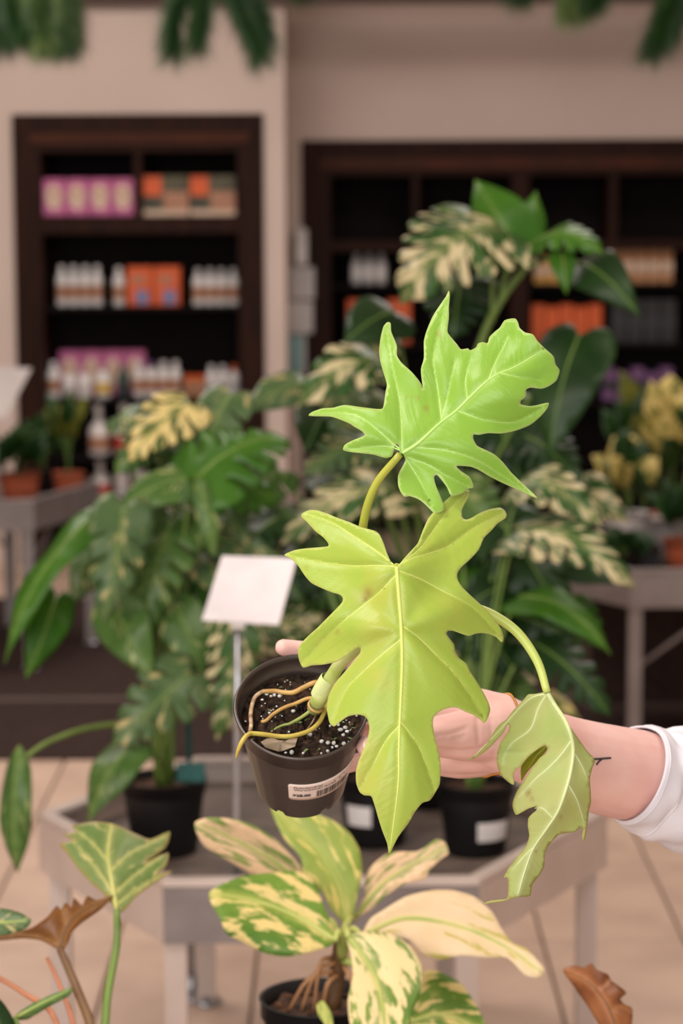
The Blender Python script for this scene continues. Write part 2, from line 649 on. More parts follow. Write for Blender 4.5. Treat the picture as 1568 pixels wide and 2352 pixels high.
# ------------------------------------------------------------------ the room
YL, YR = 10.0, 10.6            # wall planes left and right of the corner


def X(px, y, py=600):
    return P(px, py, y).x


def Z(py, y, px=784):
    return P(px, py, y).z


ZCEIL = 3.1
fl = obj('floor', *box(-4, 4, -3, 11.2, -0.06, -0.012), m_grout)
tag(fl, 'beige tiled shop floor', None, None, 'structure')
# tiles, one object each where the photograph shows them
TW, TL = 0.29, 0.58
tm = None
cnt = 0
for j in range(0, 6):
    for i in range(-11, 11):
        x0 = i * TW + 0.12
        y0 = 3.05 + j * TL
        if tm is None:
            to = bevel(obj('tile', *box(0, TW - .006, 0, TL - .006, -0.012, 0), m_tile, fl), .002, 1)
            tm = to.data
        else:
            to = bpy.data.objects.new('tile', tm)
            COL.objects.link(to)
            to.parent = fl
            b_ = to.modifiers.new('bevel', 'BEVEL')
            b_.width = .002
            b_.segments = 1
        to.location = (x0, y0, 0)
        cnt += 1
far = [box(-4, 4, -3, 3.045, -0.012, 0), box(-4, 4, 3.05 + 6 * TL, 11.2, -0.012, 0), box(-4, -11 * TW + .114, 3.05, 3.05 + 6 * TL - .006, -.012, 0), box(11 * TW + .12, 4, 3.05, 3.05 + 6 * TL - .006, -.012, 0)]
tag(obj('tile_field', *join(*far), m_tile, fl), None, None, None, 'stuff')
cp = obj('floor_carpet', *box(-4, 4, 6.42, 9.1, 0.001, 0.008), m_dark)
tag(cp, 'dark brown carpet strip across the shop floor', None, None, 'structure')
obj('seam_strip', *box(-4, 4, 7.16, 7.21, 0.008, 0.012), m_seam, cp)

# walls with the two cabinet recesses
xl0, xl1 = X(34, YL), X(607, YL)
zl = Z(259, YL)
xc = X(656, YL)
wl = obj('wall_left', *join(box(-4, xl0, YL, YL + .5, 0, ZCEIL), box(xl1, xc, YL, YL + 1.2, 0, ZCEIL), box(xl0, xl1, YL, YL + .5, zl, ZCEIL), box(xl0, xl1, YL + .42, YL + .5, 0, zl)), m_wall)
tag(wl, 'beige back wall on the left with cabinet recess and pier', None, None, 'structure')
xr0 = X(694, YR)
zr = Z(322, YR)
wr = obj('wall_right', *join(box(xc, xr0, YR, YR + .5, 0, ZCEIL), box(xr0, 4, YR, YR + .5, zr, ZCEIL), box(xr0, 4, YR + .42, YR + .5, 0, zr)), m_wall)
tag(wr, 'beige back wall on the right above the long cabinet', None, None, 'structure')
tag(obj('ceiling', *box(-4, 4, -1, 11.2, ZCEIL, ZCEIL + .06), m_ceil), 'pale shop ceiling', None, None, 'structure')
tag(obj('wall_west', *box(-4.1, -4, -1, 11.2, 0, ZCEIL), m_wall), 'beige side wall', None, None, 'structure')
tag(obj('wall_east', *box(4, 4.1, -1, 11.2, 0, ZCEIL), m_wall), 'beige side wall', None, None, 'structure')
tag(obj('trim_1', *box(-4, 4, YL - .06, YL, Z(11, YL), Z(11, YL) + .12), m_brown), 'brown soffit trim running along the top of the back wall', None, None, 'structure')

# ------------------------------------------------------------------ cabinets
CL = thing('wall_cabinet', (0.5 * (xl0 + xl1), YL + .2, 0), 'dark espresso built-in shelf cabinet with two upper cubbies left of the pale pier', 'cabinet')
pl = lambda px: X(px, YL)
zl_ = lambda py: Z(py, YL, 320)
obj('side_panel', *box(xl0 + .002, pl(98), YL - .02, YL + .38, 0, zl - .002), m_wood, CL)
obj('side_panel', *box(pl(548), xl1 - .002, YL - .02, YL + .38, 0, zl - .002), m_wood, CL)
hd = obj('header', *box(pl(98), pl(548), YL - .02, YL + .38, zl_(348), zl - .002), m_wood, CL)
obj('moulding', *box(pl(75), pl(575), YL - .032, YL - .02, zl_(330), zl_(306)), m_woodl, hd)
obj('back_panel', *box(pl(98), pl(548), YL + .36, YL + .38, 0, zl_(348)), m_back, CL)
obj('divider', *box(pl(311), pl(328), YL - .01, YL + .36, zl_(496), zl_(348)), m_wood, CL)
obj('shelf', *box(pl(98), pl(548), YL - .015, YL + .36, zl_(536), zl_(496)), m_wood, CL)
SH = {}
for py in (706, 918, 1052, 1150, 1250):
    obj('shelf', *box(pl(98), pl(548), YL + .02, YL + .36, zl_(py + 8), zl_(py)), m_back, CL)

CR = thing('wall_cabinet', (1.0, YR + .2, 0), 'long dark espresso shelf cabinet behind the tall monstera on the right', 'cabinet')
pr = lambda px: X(px, YR)
zr_ = lambda py: Z(py, YR, 1130)
XE = 2.6
obj('side_panel', *box(xr0 + .002, pr(760), YR - .02, YR + .38, 0, zr - .002), m_wood, CR)
hd = obj('header', *box(pr(760), XE, YR - .02, YR + .38, zr_(402), zr - .002), m_wood, CR)
obj('moulding', *box(pr(735), XE, YR - .032, YR - .02, zr_(388), zr_(362)), m_woodl, hd)
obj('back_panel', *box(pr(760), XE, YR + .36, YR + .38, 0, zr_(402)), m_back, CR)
for a, b in ((946, 962), (1396, 1416), (1640, 1656)):
    obj('divider', *box(pr(a), pr(b), YR - .01, YR + .36, zr_(552), zr_(402)), m_wood, CR)
for a, b in ((1172, 1214),):
    obj('stile', *box(pr(a), pr(b), YR - .015, YR + .36, 0, zr_(402)), m_wood, CR)
obj('shelf', *box(pr(760), XE, YR - .012, YR + .36, zr_(576), zr_(552)), m_wood, CR)
for py in (654, 792, 925, 1060):
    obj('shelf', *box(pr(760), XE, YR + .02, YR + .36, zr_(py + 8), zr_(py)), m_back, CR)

ORD = ['leftmost', 'second from left', 'third from left', 'fourth from left', 'fifth from left', 'sixth from left', 'seventh from left']


def carton(px0, px1, py0, py1, y, dep, body, panel, pm, label, group, cat='box', name='carton', zf=None):
    """printed carton: body, front medallion or band, flaps seam"""
    zf = zf or zl_
    x0, x1 = X(px0, y), X(px1, y)
    z1, z0 = zf(py0), zf(py1)
    t = thing(name, ((x0 + x1) / 2, y + dep / 2, z0), label, cat, group)
    g = 0.0015
    bevel(obj('box_body', *box(x0 + g, x1 - g, y, y + dep, z0 + .0005, z1), body, t), .002, 1)
    cx, cz, hw, hz = (x0 + x1) / 2, (z0 + z1) / 2, (x1 - x0) / 2, (z1 - z0) / 2
    if panel == 'medallion':
        V = [(cx, y - .0012, cz)]
        n = 14
        for i in range(n):
            a = 2 * math.pi * i / n
            V.append((cx + math.cos(a) * hw * .72, y - .0012, cz + .1 * hz + math.sin(a) * hz * (.78 if math.sin(a) < 0 else .6)))
        obj('printed_medallion', V, [(0, i, i % n + 1) for i in range(1, n + 1)], pm[0], t)
        V2, F2 = ell((cx, y - .0014, cz + .2 * hz), hw * .26, .0006, hz * .22, 10, 4)
        obj('printed_emblem', V2, F2, pm[1], t)
    elif panel == 'bands':
        obj('printed_panel', *box(x0 + g, x0 + hw * .8, y - .0012, y, cz, z1 - .002), pm[0], t)
        obj('printed_strip', *box(x0 + hw * .9, x1 - g, y - .0012, y, z0 + hz * .2, cz + hz * .2), pm[1], t)
        obj('printed_base', *box(x0 + g, x1 - g, y - .0016, y, z0 + .001, z0 + hz * .28), pm[2], t)
    elif panel == 'spot':
        obj('printed_panel', *box(cx - hw * .3, cx + hw * .62, y - .0012, y, z0 + hz * .1, cz - hz * .2), pm[0], t)
        obj('printed_strip', *box(cx - hw * .6, cx + hw * .4, y - .0012, y, cz + hz * .15, cz + hz * .55), pm[1], t)
    elif panel == 'band':
        obj('printed_strip', *box(x0 + g, x1 - g, y - .0012, y, cz - hz * .35, cz + hz * .25), pm[0], t)
    return t


# pink cartons, upper left cubby
for i in range(4):
    carton(101 + i * 52.6, 152 + i * 52.6, 410, 495, YL + .02, .12, m_pink, 'medallion', (m_cream, m_lbrown), ORD[i].capitalize() + ' of four pink cartons with cream medallion in the upper left cubby', 'pink cartons in the upper cubby')
for i in range(2):
    carton(331 + i * 107, 436 + i * 107, 404, 496, YL + .02, .14, m_olive, 'bands', (m_orange, m_lbrown, m_cream), ('Left' if i == 0 else 'Right') + ' of two olive and orange cartons in the upper right cubby', 'olive cartons in the upper cubby')


BM = {}


def bottle(px0, px1, py0, py1, y, body, lab, capm, label, group, kind='bottle', zf=None, name='bottle'):
    zf = zf or zl_
    x0, x1 = X(px0, y), X(px1, y)
    r = (x1 - x0) / 2 * .96
    z1, z0 = zf(py0), zf(py1)
    h = z1 - z0
    t = thing(name, ((x0 + x1) / 2, y, z0 + .0005), label, 'jar' if name == 'jar' else 'bottle', group)
    c = t.location
    key = (round(r, 4), round(h, 4), body.name, lab.name, capm.name, kind)
    if key not in BM:
        if kind == 'bottle':
            prof = [(0, 0), (r * .95, 0), (r, h * .03), (r, h * .66), (r * .85, h * .75), (r * .42, h * .82), (r * .42, h * .86)]
            cap = [(r * .5, h * .85), (r * .5, h * .995), (r * .42, h), (0, h)]
            lb = (h * .18, h * .52)
        elif kind == 'jar':
            prof = [(0, 0), (r * .95, 0), (r, h * .05), (r, h * .7), (r * .88, h * .76)]
            cap = [(r * .94, h * .76), (r * .94, h * .99), (r * .9, h), (0, h)]
            lb = (h * .18, h * .58)
        else:
            prof = [(0, 0), (r * .95, 0), (r, h * .03), (r, h * .45), (r * .8, h * .56), (r * .35, h * .66), (r * .3, h * .74)]
            cap = [(r * .38, h * .74), (r * .38, h * .83), (0, h * .83)]
            lb = (h * .1, h * .36)
        if kind == 'spray':
            capb = join(lathe(cap, 14), box(-r * .32, r * .32, -r * .95, r * .4, h * .84, h * .97), box(-r * .12, r * .12, -r * .8, -r * .62, h * .66, h * .85))
        else:
            capb = lathe(cap, 14)
        BM[key] = [lathe(prof, 18), capb, lathe([(r * 1.008, lb[0]), (r * 1.012, lb[0] + .001), (r * 1.012, lb[1] - .001), (r * 1.008, lb[1])], 18), None]
    d = BM[key]
    if d[3] is None:
        ms = []
        for nm, (v, f), mm in (('body', d[0], body), ('cap' if kind != 'spray' else 'trigger_head', d[1], capm), ('paper_label', d[2], lab)):
            me = bpy.data.meshes.new(nm)
            me.from_pydata([tuple(q) for q in v], [], f)
            me.polygons.foreach_set('use_smooth', [nm != 'trigger_head'] * len(me.polygons))
            me.materials.append(mm)
            ms.append((nm, me))
        d[3] = ms
    for nm, me in d[3]:
        o = bpy.data.objects.new(nm, me)
        COL.objects.link(o)
        o.parent = t
    return t


for i in range(4):
    bottle(128 + i * 27, 154 + i * 27, 612, 705, YL + .12, m_white, m_lbrown, m_white, ORD[i].capitalize() + ' of four white bottles at the left end of the middle shelf', 'white bottles left on the middle shelf')
bottle(258, 286, 616, 705, YL + .12, m_white, m_lbrown, m_white, 'Lone white bottle touching the left side of the orange cartons', 'white bottles left on the middle shelf')
for i in range(2):
    carton(289 + i * 63, 351 + i * 63, 614, 705, YL + .1, .1, m_orange, 'spot', (m_blue, m_lbrown), ('Left' if i == 0 else 'Right') + ' of two orange cartons with blue print on the middle shelf', 'orange cartons on the middle shelf')
for i in range(4):
    bottle(441 + i * 27, 467 + i * 27, 620, 705, YL + .12, m_white, m_lbrown, m_greyp, ORD[i].capitalize() + ' of four white bottles at the right end of the middle shelf', 'white bottles right on the middle shelf')
# lower shelf
for i in range(4):
    carton(131 + i * 50, 180 + i * 50, 812, 917, YL + .2, .1, m_pink, 'medallion', (m_cream, m_lbrown), ORD[i].capitalize() + ' of four pink cartons standing behind the bottles on the lower shelf', 'pink cartons on the lower shelf')
bottle(102, 134, 834, 917, YL + .1, m_white, m_lbrown, m_white, 'White bottle at the far left end of the lower shelf', 'lower shelf bottles')
for i in range(2):
    bottle(137 + i * 36, 171 + i * 36, 862, 917, YL + .08, m_white, m_greyp, m_white, ('Left' if i == 0 else 'Right') + ' of two squat white jars before the pink cartons', 'squat jars on the lower shelf', 'jar', name='jar')
bottle(214, 250, 856, 917, YL + .08, m_white, m_lyel, m_white, 'Squat white jar with yellow label beside the dark green bottle', 'squat jars on the lower shelf', 'jar', name='jar')
bottle(262, 296, 842, 917, YL + .08, mat('bottle_green', (44, 66, 60), .3), m_slate, m_slate, 'Dark green bottle in the middle of the lower shelf', 'lower shelf bottles')
for i in range(4):
    bottle(302 + i * 28, 329 + i * 28, 834, 917, YL + .1, m_white, m_lbrown, m_purple if i == 1 else m_white, ORD[i].capitalize() + ' of four white bottles right of the dark green bottle', 'lower shelf bottles')
for i in range(2):
    bottle(420 + i * 24, 443 + i * 24, 866, 917, YL + .1, m_tan, m_lbrown, m_orange, ('Left' if i == 0 else 'Right') + ' of two small tan jars on the lower shelf', 'squat jars on the lower shelf', 'jar', name='jar')
for i in range(3):
    bottle(470 + i * 26, 495 + i * 26, 844, 917, YL + .1, m_white, m_greyp, m_orange if i == 2 else m_white, ORD[i].capitalize() + ' of three white bottles at the right end of the lower shelf', 'lower shelf bottles')
for i, (a, b, lm) in enumerate(((196, 246, m_lbrown), (255, 305, m_lred))):
    bottle(a, b, 928, 1051, YL + .12, m_white, lm, m_white, 'White spray bottle with %s label below the lower shelf' % ('brown' if i == 0 else 'red'), 'spray bottles', 'spray', name='spray_bottle')
bottle(200, 246, 1062, 1149, YL + .12, m_white, m_lred, m_white, 'White spray bottle with red label on the lowest visible shelf', 'spray bottles', 'spray', name='spray_bottle')
for i in range(2):
    bottle(254 + i * 40, 290 + i * 40, 1085, 1149, YL + .12, m_white, m_lred if i else m_greyp, m_white, ('Left' if i == 0 else 'Right') + ' of two squat jars on the lowest visible shelf', 'squat jars on the lower shelf', 'jar', name='jar')

# right cabinet goods
for i in range(3):
    bottle(806 + i * 28, 832 + i * 28, 582, 653, YR + .1, m_greyp, m_white, m_greyp, ORD[i].capitalize() + ' of three pale grey bottles in the long cabinet', 'grey bottles in the long cabinet', zf=zr_)
carton(1226, 1258, 590, 653, YR + .06, .08, m_gold, 'band', (m_cream,), 'Left golden carton beside the broad stile of the long cabinet', 'golden cartons', zf=zr_)
carton(1259, 1291, 590, 653, YR + .06, .08, m_gold, 'band', (m_cream,), 'Right golden carton beside the broad stile of the long cabinet', 'golden cartons', zf=zr_)
bottle(1306, 1342, 612, 653, YR + .1, mat('blue_jar', (120, 140, 190), .4), m_white, m_white, 'Small blue jar right of the golden cartons', 'jars in the long cabinet', 'jar', zf=zr_, name='jar')
for i in range(5):
    carton(1400 + i * 29.4, 1428 + i * 29.4, 574, 653, YR + .06, .08, m_tan, 'band', (m_cream,), ORD[i].capitalize() + ' of five tan cartons on the right of the long cabinet', 'tan cartons', zf=zr_)
for i, (a, b) in enumerate(((796, 848), (890, 944))):
    carton(a, b, 688, 791, YR + .06, .1, m_orange, 'band', (m_olive,) if False else (m_orange,), ('Left' if i == 0 else 'Right') + ' orange carton half hidden behind dark monstera leaf', 'orange cartons in the long cabinet', zf=zr_)
for i in range(5):
    carton(1220 + i * 33, 1252 + i * 33, 702 + (i % 2) * 5, 791, YR + .06, .1, m_orange, 'none', (), ORD[i].capitalize() + ' of five orange cartons right of the broad stile', 'orange cartons in the long cabinet', zf=zr_)
for i in range(4):
    carton(1404 + i * 38, 1441 + i * 38, 690, 791, YR + .06, .1, m_blackc, 'band', (m_slate,), ORD[i].capitalize() + ' of four black cartons in the long cabinet', 'black cartons', zf=zr_)
for i in range(5):
    carton(1386 + i * 33, 1417 + i * 33, 848 + (i % 2) * 12, 924, YR + .06, .1, m_purple, 'band', (m_blackc,), ORD[i].capitalize() + ' of five purple cartons low in the long cabinet', 'purple cartons', zf=zr_)
t = thing('price_card', (X(1388, YR), YR - .02, zr_(818)), 'small white price card hanging on the shelf edge below orange cartons', 'sign')
bevel(obj('card', *box(X(1368, YR), X(1410, YR), YR - .02, YR - .014, zr_(820), zr_(778)), m_paper, t), .003, 1)
obj('clip', *box(X(1380, YR), X(1398, YR), YR - .016, YR + .03, zr_(800), zr_(790)), m_white, t)

# white packets on a hook strip at the cabinet's edge
t = thing('hook_strip', (X(692, YR - .1), YR - .05, zr_(850)), 'white packets on a hook strip hanging beside the long cabinet', 'packets')
yk = YR - .1
obj('strip', *box(X(684, yk), X(700, yk), yk + .04, yk + .05, zr_(856), zr_(520)), m_white, t)
for a, b, c, e, mm in ((678, 706, 524, 606, m_white), (664, 722, 610, 684, m_greyp), (660, 718, 688, 762, m_greyp), (660, 694, 766, 850, m_tealp)):
    bevel(obj('packet', *box(X(a, yk), X(b, yk), yk, yk + .035, zr_(e), zr_(c)), mm, t), .008, 2)


# ------------------------------------------------------------------ benches
def hexbench(cx, cy, s, zr0, label, rot=0, apron=.1, lip=.012, m2=None):
    m2 = m2 or m_metal2
    t = thing('display_bench', (cx, cy, 0), label, 'bench')
    pts = [(cx + s * math.cos(R(60 * k + rot)), cy + s * math.sin(R(60 * k + rot))) for k in range(6)]
    inn = [(cx + (s - .03) * math.cos(R(60 * k + rot)), cy + (s - .03) * math.sin(R(60 * k + rot))) for k in range(6)]
    zf = zr0 - .045
    obj('tray_floor', [(x, y, zf) for x, y in inn] + [(x, y, zf - .012) for x, y in inn], [tuple(range(6)), tuple(range(11, 5, -1))] + [(k, (k + 1) % 6 + 0, (k + 1) % 6 + 6, k + 6)[::-1] for k in range(6)], m_tray, t)
    for k in range(6):
        a, b = pts[k], pts[(k + 1) % 6]
        ai, bi = inn[k], inn[(k + 1) % 6]
        V = [(a[0], a[1], zr0 - apron), (b[0], b[1], zr0 - apron), (b[0], b[1], zr0 - lip), (a[0], a[1], zr0 - lip)]
        q = .35
        ia = (a[0] + (ai[0] - a[0]) * q, a[1] + (ai[1] - a[1]) * q)
        ib = (b[0] + (bi[0] - b[0]) * q, b[1] + (bi[1] - b[1]) * q)
        V += [(ia[0], ia[1], zr0 - apron), (ib[0], ib[1], zr0 - apron), (ib[0], ib[1], zr0 - lip), (ia[0], ia[1], zr0 - lip)]
        Fc = [(0, 1, 2, 3), (5, 4, 7, 6), (0, 3, 7, 4), (1, 5, 6, 2), (3, 2, 6, 7), (0, 4, 5, 1)]
        ap = obj('apron', V, Fc, m_metal if k in (4,) else m2, t)  # front side darker: its shade is put into the colour
        V = [(a[0], a[1], zr0 - lip), (b[0], b[1], zr0 - lip), (bi[0], bi[1], zr0 - lip), (ai[0], ai[1], zr0 - lip)]
        V += [(x, y, zr0) for x, y, z in V]
        bevel(obj('rim', V, [(0, 3, 2, 1), (4, 5, 6, 7), (0, 1, 5, 4), (1, 2, 6, 5), (2, 3, 7, 6), (3, 0, 4, 7)], m2, ap), .002, 1)
        # corner leg
        dx, dy = (pts[k][0] - cx) / s, (pts[k][1] - cy) / s
        lx, ly = pts[k][0] - dx * .035, pts[k][1] - dy * .035
        lg = obj('leg', *box(lx - .017, lx + .017, ly - .017, ly + .017, 0.0, zr0 - .05), m2, t)
        v, f = lathe([(0, 0.0005), (.03, .0005), (.03, .006), (.02, .014), (.012, .03)], 14, (lx, ly, 0))
        obj('foot', v, f, m_steel, lg, True)
    for k in range(6 if m2 is m_metal else 0):
        a, b = inn[k], inn[(k + 1) % 6]
        mx, my = (a[0] + b[0]) / 2, (a[1] + b[1]) / 2
        v, f = tube([(a[0] * .9 + cx * .1, a[1] * .9 + cy * .1, zr0 - apron - .16), (a[0] * .55 + b[0] * .45, a[1] * .55 + b[1] * .45, zr0 - apron + .01)], .006, 6, 2)
        obj('brace', v, f, m2, t)
    return t, zf


ZT = 0.47
HS = .485
D0 = 3.60
TB, ZTF = hexbench(P(737, 2050, D0).x, D0 + HS * .866, HS, ZT, 'low hexagonal metal display bench carrying the potted monsteras in the centre')
v, f = tube([P(440, 2330, 4.43) * 1.0, Vector((P(440, 2330, 4.43).x, 4.43, ZT - .06))], .009, 10, 2)
lg = obj('leg', [Vector((q.x, q.y, max(q.z, 0))) for q in v], f, m_steel, TB, True)
v, f = lathe([(0, .0005), (.026, .0005), (.026, .008), (.014, .016), (.01, .05)], 16, (P(440, 2330, 4.43).x, 4.43, 0))
obj('foot', v, f, m_steel, lg, True)
# dark liner lying in the tray's left corner
cxT, cyT = TB.location.x, TB.location.y
lv = [(cxT - .435, cyT - .005), (cxT - .35, cyT - .14), (cxT - .345, cyT + .05), (cxT - .37, cyT + .11)]
ln = obj('tray_liner', [(a, b, ZTF + .001) for a, b in lv] + [(a, b, ZTF + .005) for a, b in lv], [(3, 2, 1, 0), (4, 5, 6, 7), (0, 1, 5, 4), (1, 2, 6, 5), (2, 3, 7, 6), (3, 0, 4, 7)], m_slate, loc=(cxT - .38, cyT, ZTF + .001))
tag(ln, 'dark slate liner lying in the left corner of the central bench', 'liner')

LB, ZLF = hexbench(-1.33, 8.05, .52, .56, 'grey hexagonal plant bench at the left edge before the cabinet', rot=12, m2=m_metal)
RB, ZRF = hexbench(1.02, 6.62, .56, .56, 'grey hexagonal plant bench at the right edge with golden plants', rot=0, m2=m_metal)
obj('lower_skirt', *box(.72, 1.5, 6.9, 6.92, 0.05, .42), m_dark, RB)

# foreground bench, just below the frame
ZF = P(735, 2292, 2.5).z - .112
FB = thing('display_bench', (0, 2.2, 0), 'low plank bench at the bottom edge under the cream variegated plant', 'bench')
for i in range(4):
    bevel(obj('plank', *box(-.75, .75, 1.98 + i * .165, 1.98 + i * .165 + .16, ZF - .02, ZF), m_tray, FB), .003, 1)
for sx in (-.7, .66):
    for sy in (2.0, 2.58):
        obj('leg', *box(sx, sx + .04, sy, sy + .04, 0, ZF - .02), m_metal, FB)


# ------------------------------------------------------------------ pots
def nursery_pot(t, c, r, h, m, soil=m_soil, sticker=None, smat=m_paper):
    c = Vector(c)
    v, f = lathe([(0, 0.0005), (r * .74, .0005), (r * .78, .006), (r * .95, h * .8), (r * .95, h * .82), (r, h * .83), (r * 1.0, h * .985), (r * 1.03, h), (r * .97, h), (r * .92, h * .8), (r * .75, .02), (0, .02)], 36, c)
    pot = obj('pot', v, f, m, t, True)
    so = obj('soil', *lathe([(r * .9, h * .78), (r * .91, h * .86), (r * .5, h * .9), (0, h * .91)], 24, c), soil, t, True)
    rng = random.Random(int(c.x * 1000))
    bl = []
    for i in range(60):
        a, q = rng.uniform(0, 6.28), r * .86 * math.sqrt(rng.random())
        M_ = Matrix.Rotation(rng.uniform(0, 3), 3, 'Z') @ Matrix.Rotation(rng.uniform(-.5, .5), 3, 'X')
        s_ = rng.uniform(.5, 1.2) * r * .07
        bl.append(ell(c + Vector((q * math.cos(a), q * math.sin(a), h * .9)), s_ * 1.5, s_, s_ * .6, 5, 3, M_))
    tag(obj('bark_chips', *join(*bl), soil, so), None, None, None, 'stuff')
    if sticker:
        a0, a1, z0, z1 = sticker
        V, Fc = [], []
        n = 8
        for i in range(n + 1):
            a = R(-90 + a0 + (a1 - a0) * i / n)
            for z in (z0, z1):
                rr = r * (.78 + (.95 - .78) * z / (h * .8)) * 1.015
                V.append(c + Vector((rr * math.cos(a), rr * math.sin(a), z)))
        Fc = [(2 * i, 2 * i + 2, 2 * i + 3, 2 * i + 1) for i in range(n)]
        st = obj('price_sticker', V, Fc, smat, pot)
        s = st.modifiers.new('thickness', 'SOLIDIFY')
        s.thickness = .0004
    return pot


# ------------------------------------------------------------------ plants on the central bench
def monstera(name, px, d, r, h, label, leaves, sticker=None, zf=None, potm=None, seed=0, pr_=.0038, stem=None, cat='plant', group=None, crown_up=.03):
    zf = ZTF if zf is None else zf
    c = Vector((P(px, 1900, d).x, d, zf + .001))
    t = thing(name, c, label, cat, group)
    nursery_pot(t, c, r, h, potm or m_potb, sticker=sticker)
    crown = c + Vector((0, 0, h * .9))
    if stem:
        pts = [crown] + [P(*q) for q in stem]
        v, f = tube(pts, (.009, .006), 8, 4)
        obj('stem', v, f, m_stem, t, True)
    for i, L in enumerate(leaves):
        base, tip, wd, kind, m, d0, d1 = L[:7]
        kw = dict(L[7]) if len(L) > 7 else {}
        pm = kw.pop('pm', m_stem)
        src = kw.pop('src', None)
        nop = kw.pop('nop', False)
        lf = leaf(t, base, tip, wd, kind, m, d0, d1, seed=seed * 31 + i, vm=kw.pop('vm', m_stem), **kw)
        B = P(base[0], base[1], d0)
        if not nop:
            s0 = P(*src) if src else crown + Vector((random.uniform(-.012, .012), random.uniform(-.012, .012), 0))
            petiole(t, s0, B, pm, pr_)
    return t, crown


A, crA = monstera('variegated_monstera', 378, 3.93, .070, .125, 'sage and cream monstera tied to a teal stake on the left of the central bench', [
    ((438, 1548), (262, 1712), 175, 'monstera', L_grey, 3.80, 3.72, dict(roll=-15)),
    ((302, 1712), (204, 1888), 125, 'heart', L_mid, 3.74, 3.66, dict(roll=15)),
    ((205, 1195), (12, 1520), 105, 'heart', L_green, 3.85, 3.75, dict(roll=25)),
    ((130, 1370), (60, 1556), 110, 'heart', L_green, 3.86, 3.8, dict(roll=-20, nop=True)),
    ((285, 1165), (238, 1425), 150, 'monstera', L_grey, 3.82, 3.75, dict(roll=-10)),
    ((258, 1385), (352, 1562), 135, 'heart', L_mid, 3.85, 3.78, dict(roll=20)),
    ((395, 1195), (330, 1450), 170, 'monstera', L_mid, 3.92, 3.85, dict(roll=5)),
    ((545, 1440), (500, 1695), 140, 'monstera', L_var, 3.86, 3.8, dict(roll=-20)),
    ((585, 1460), (740, 1415), 120, 'monstera', L_var, 3.95, 3.98, dict(roll=10)),
    ((452, 1098), (662, 1010), 230, 'monstera', L_green, 3.88, 3.98, dict(roll=-10, arch=.16)),
    ((462, 1108), (640, 1150), 150, 'monstera', L_green, 3.92, 3.99, dict(roll=10, nop=True)),
    ((432, 925), (300, 1055), 150, 'monstera', L_cream, 4.0, 3.92, dict(roll=0)),
    ((530, 905), (455, 1085), 130, 'monstera', L_grey, 4.04, 3.96, dict(roll=0)),
    ((448, 1098), (262, 1175), 130, 'heart', L_mid, 3.9, 3.85, dict(roll=5)),
    ((455, 1100), (492, 1280), 52, 'strap', L_mid, 3.86, 3.84, dict(nop=True)),
    ((480, 1235), (650, 1290), 100, 'heart', L_grey, 3.98, 3.98, dict(roll=0)),
    ((400, 1390), (470, 1560), 130, 'heart', L_mid, 3.9, 3.86, dict(roll=0)),
    ((330, 1260), (180, 1330), 110, 'heart', L_mid, 3.95, 3.9, dict()),
    ((440, 1280), (560, 1350), 120, 'heart', L_dark, 4.02, 4.0, dict()),
    ((400, 1320), (330, 1520), 120, 'heart', L_dark, 4.05, 4.0, dict()),
], seed=1)
def fillers(t, crown, regs, n, d0, d1, mats, seed):
    """further leaves of a bushy plant, deeper inside it"""
    rng = random.Random(seed)
    for i in range(n):
        x0, x1, y0, y1 = regs[i % len(regs)]
        bx, by = rng.uniform(x0, x1), rng.uniform(y0, y1)
        d = rng.uniform(d0, d1)
        a = R(rng.uniform(20, 160))
        L = rng.uniform(120, 210)
        tx, ty = bx + math.cos(a) * L, by + math.sin(a) * L * .8
        leaf(t, (bx, by), (tx, ty), rng.uniform(100, 160), rng.choice(('monstera', 'monstera', 'heart')), rng.choice(mats), d, d - rng.uniform(.02, .09), seed=seed * 50 + i, roll=rng.uniform(-25, 25), arch=.16, vm=m_stem)
        petiole(t, crown + Vector((rng.uniform(-.012, .012), rng.uniform(-.012, .012), 0)), P(bx, by, d), m_stemd, .0034)


fillers(A, crA, [(260, 560, 900, 1300), (230, 520, 1150, 1480), (470, 640, 1000, 1420)], 21, 3.98, 4.12, [L_mid, L_dark, L_grey, L_var, L_green], 5)
# stake with ties
sk = obj('stake', *tube([P(436, 1800, 3.93), P(418, 1230, 3.97)], .0045, 8, 2), m_teal, A, True)
for py in (1290, 1545, 1775):
    q = P(420 + (py - 1230) * .03, py, 3.945)
    obj('tie', *lathe([(.007, -.006), (.012, -.006), (.012, .006), (.007, .006), (.007, -.006)], 12, q), m_teal, sk, True)
bevel(obj('clip', *box(P(405, 1770, 3.88).x, P(470, 1770, 3.88).x, 3.88, 3.886, P(0, 1800, 3.88).z, P(0, 1755, 3.88).z), m_teal, sk), .004, 2)

# long-stalked hanging leaf of the same plant
pts = [P(270, 1662, 3.75), P(190, 1675, 3.62), P(110, 1705, 3.52), P(60, 1738, 3.45)]
obj('petiole', *tube(pts, (.0042, .0034), 8, 5), m_stem, A, True)
leaf(A, (45, 1712), (40, 2005), 82, 'lance', L_mid, 3.45, 3.43, roll=20, vm=m_stem, seed=77, arch=.1, fold=.4)

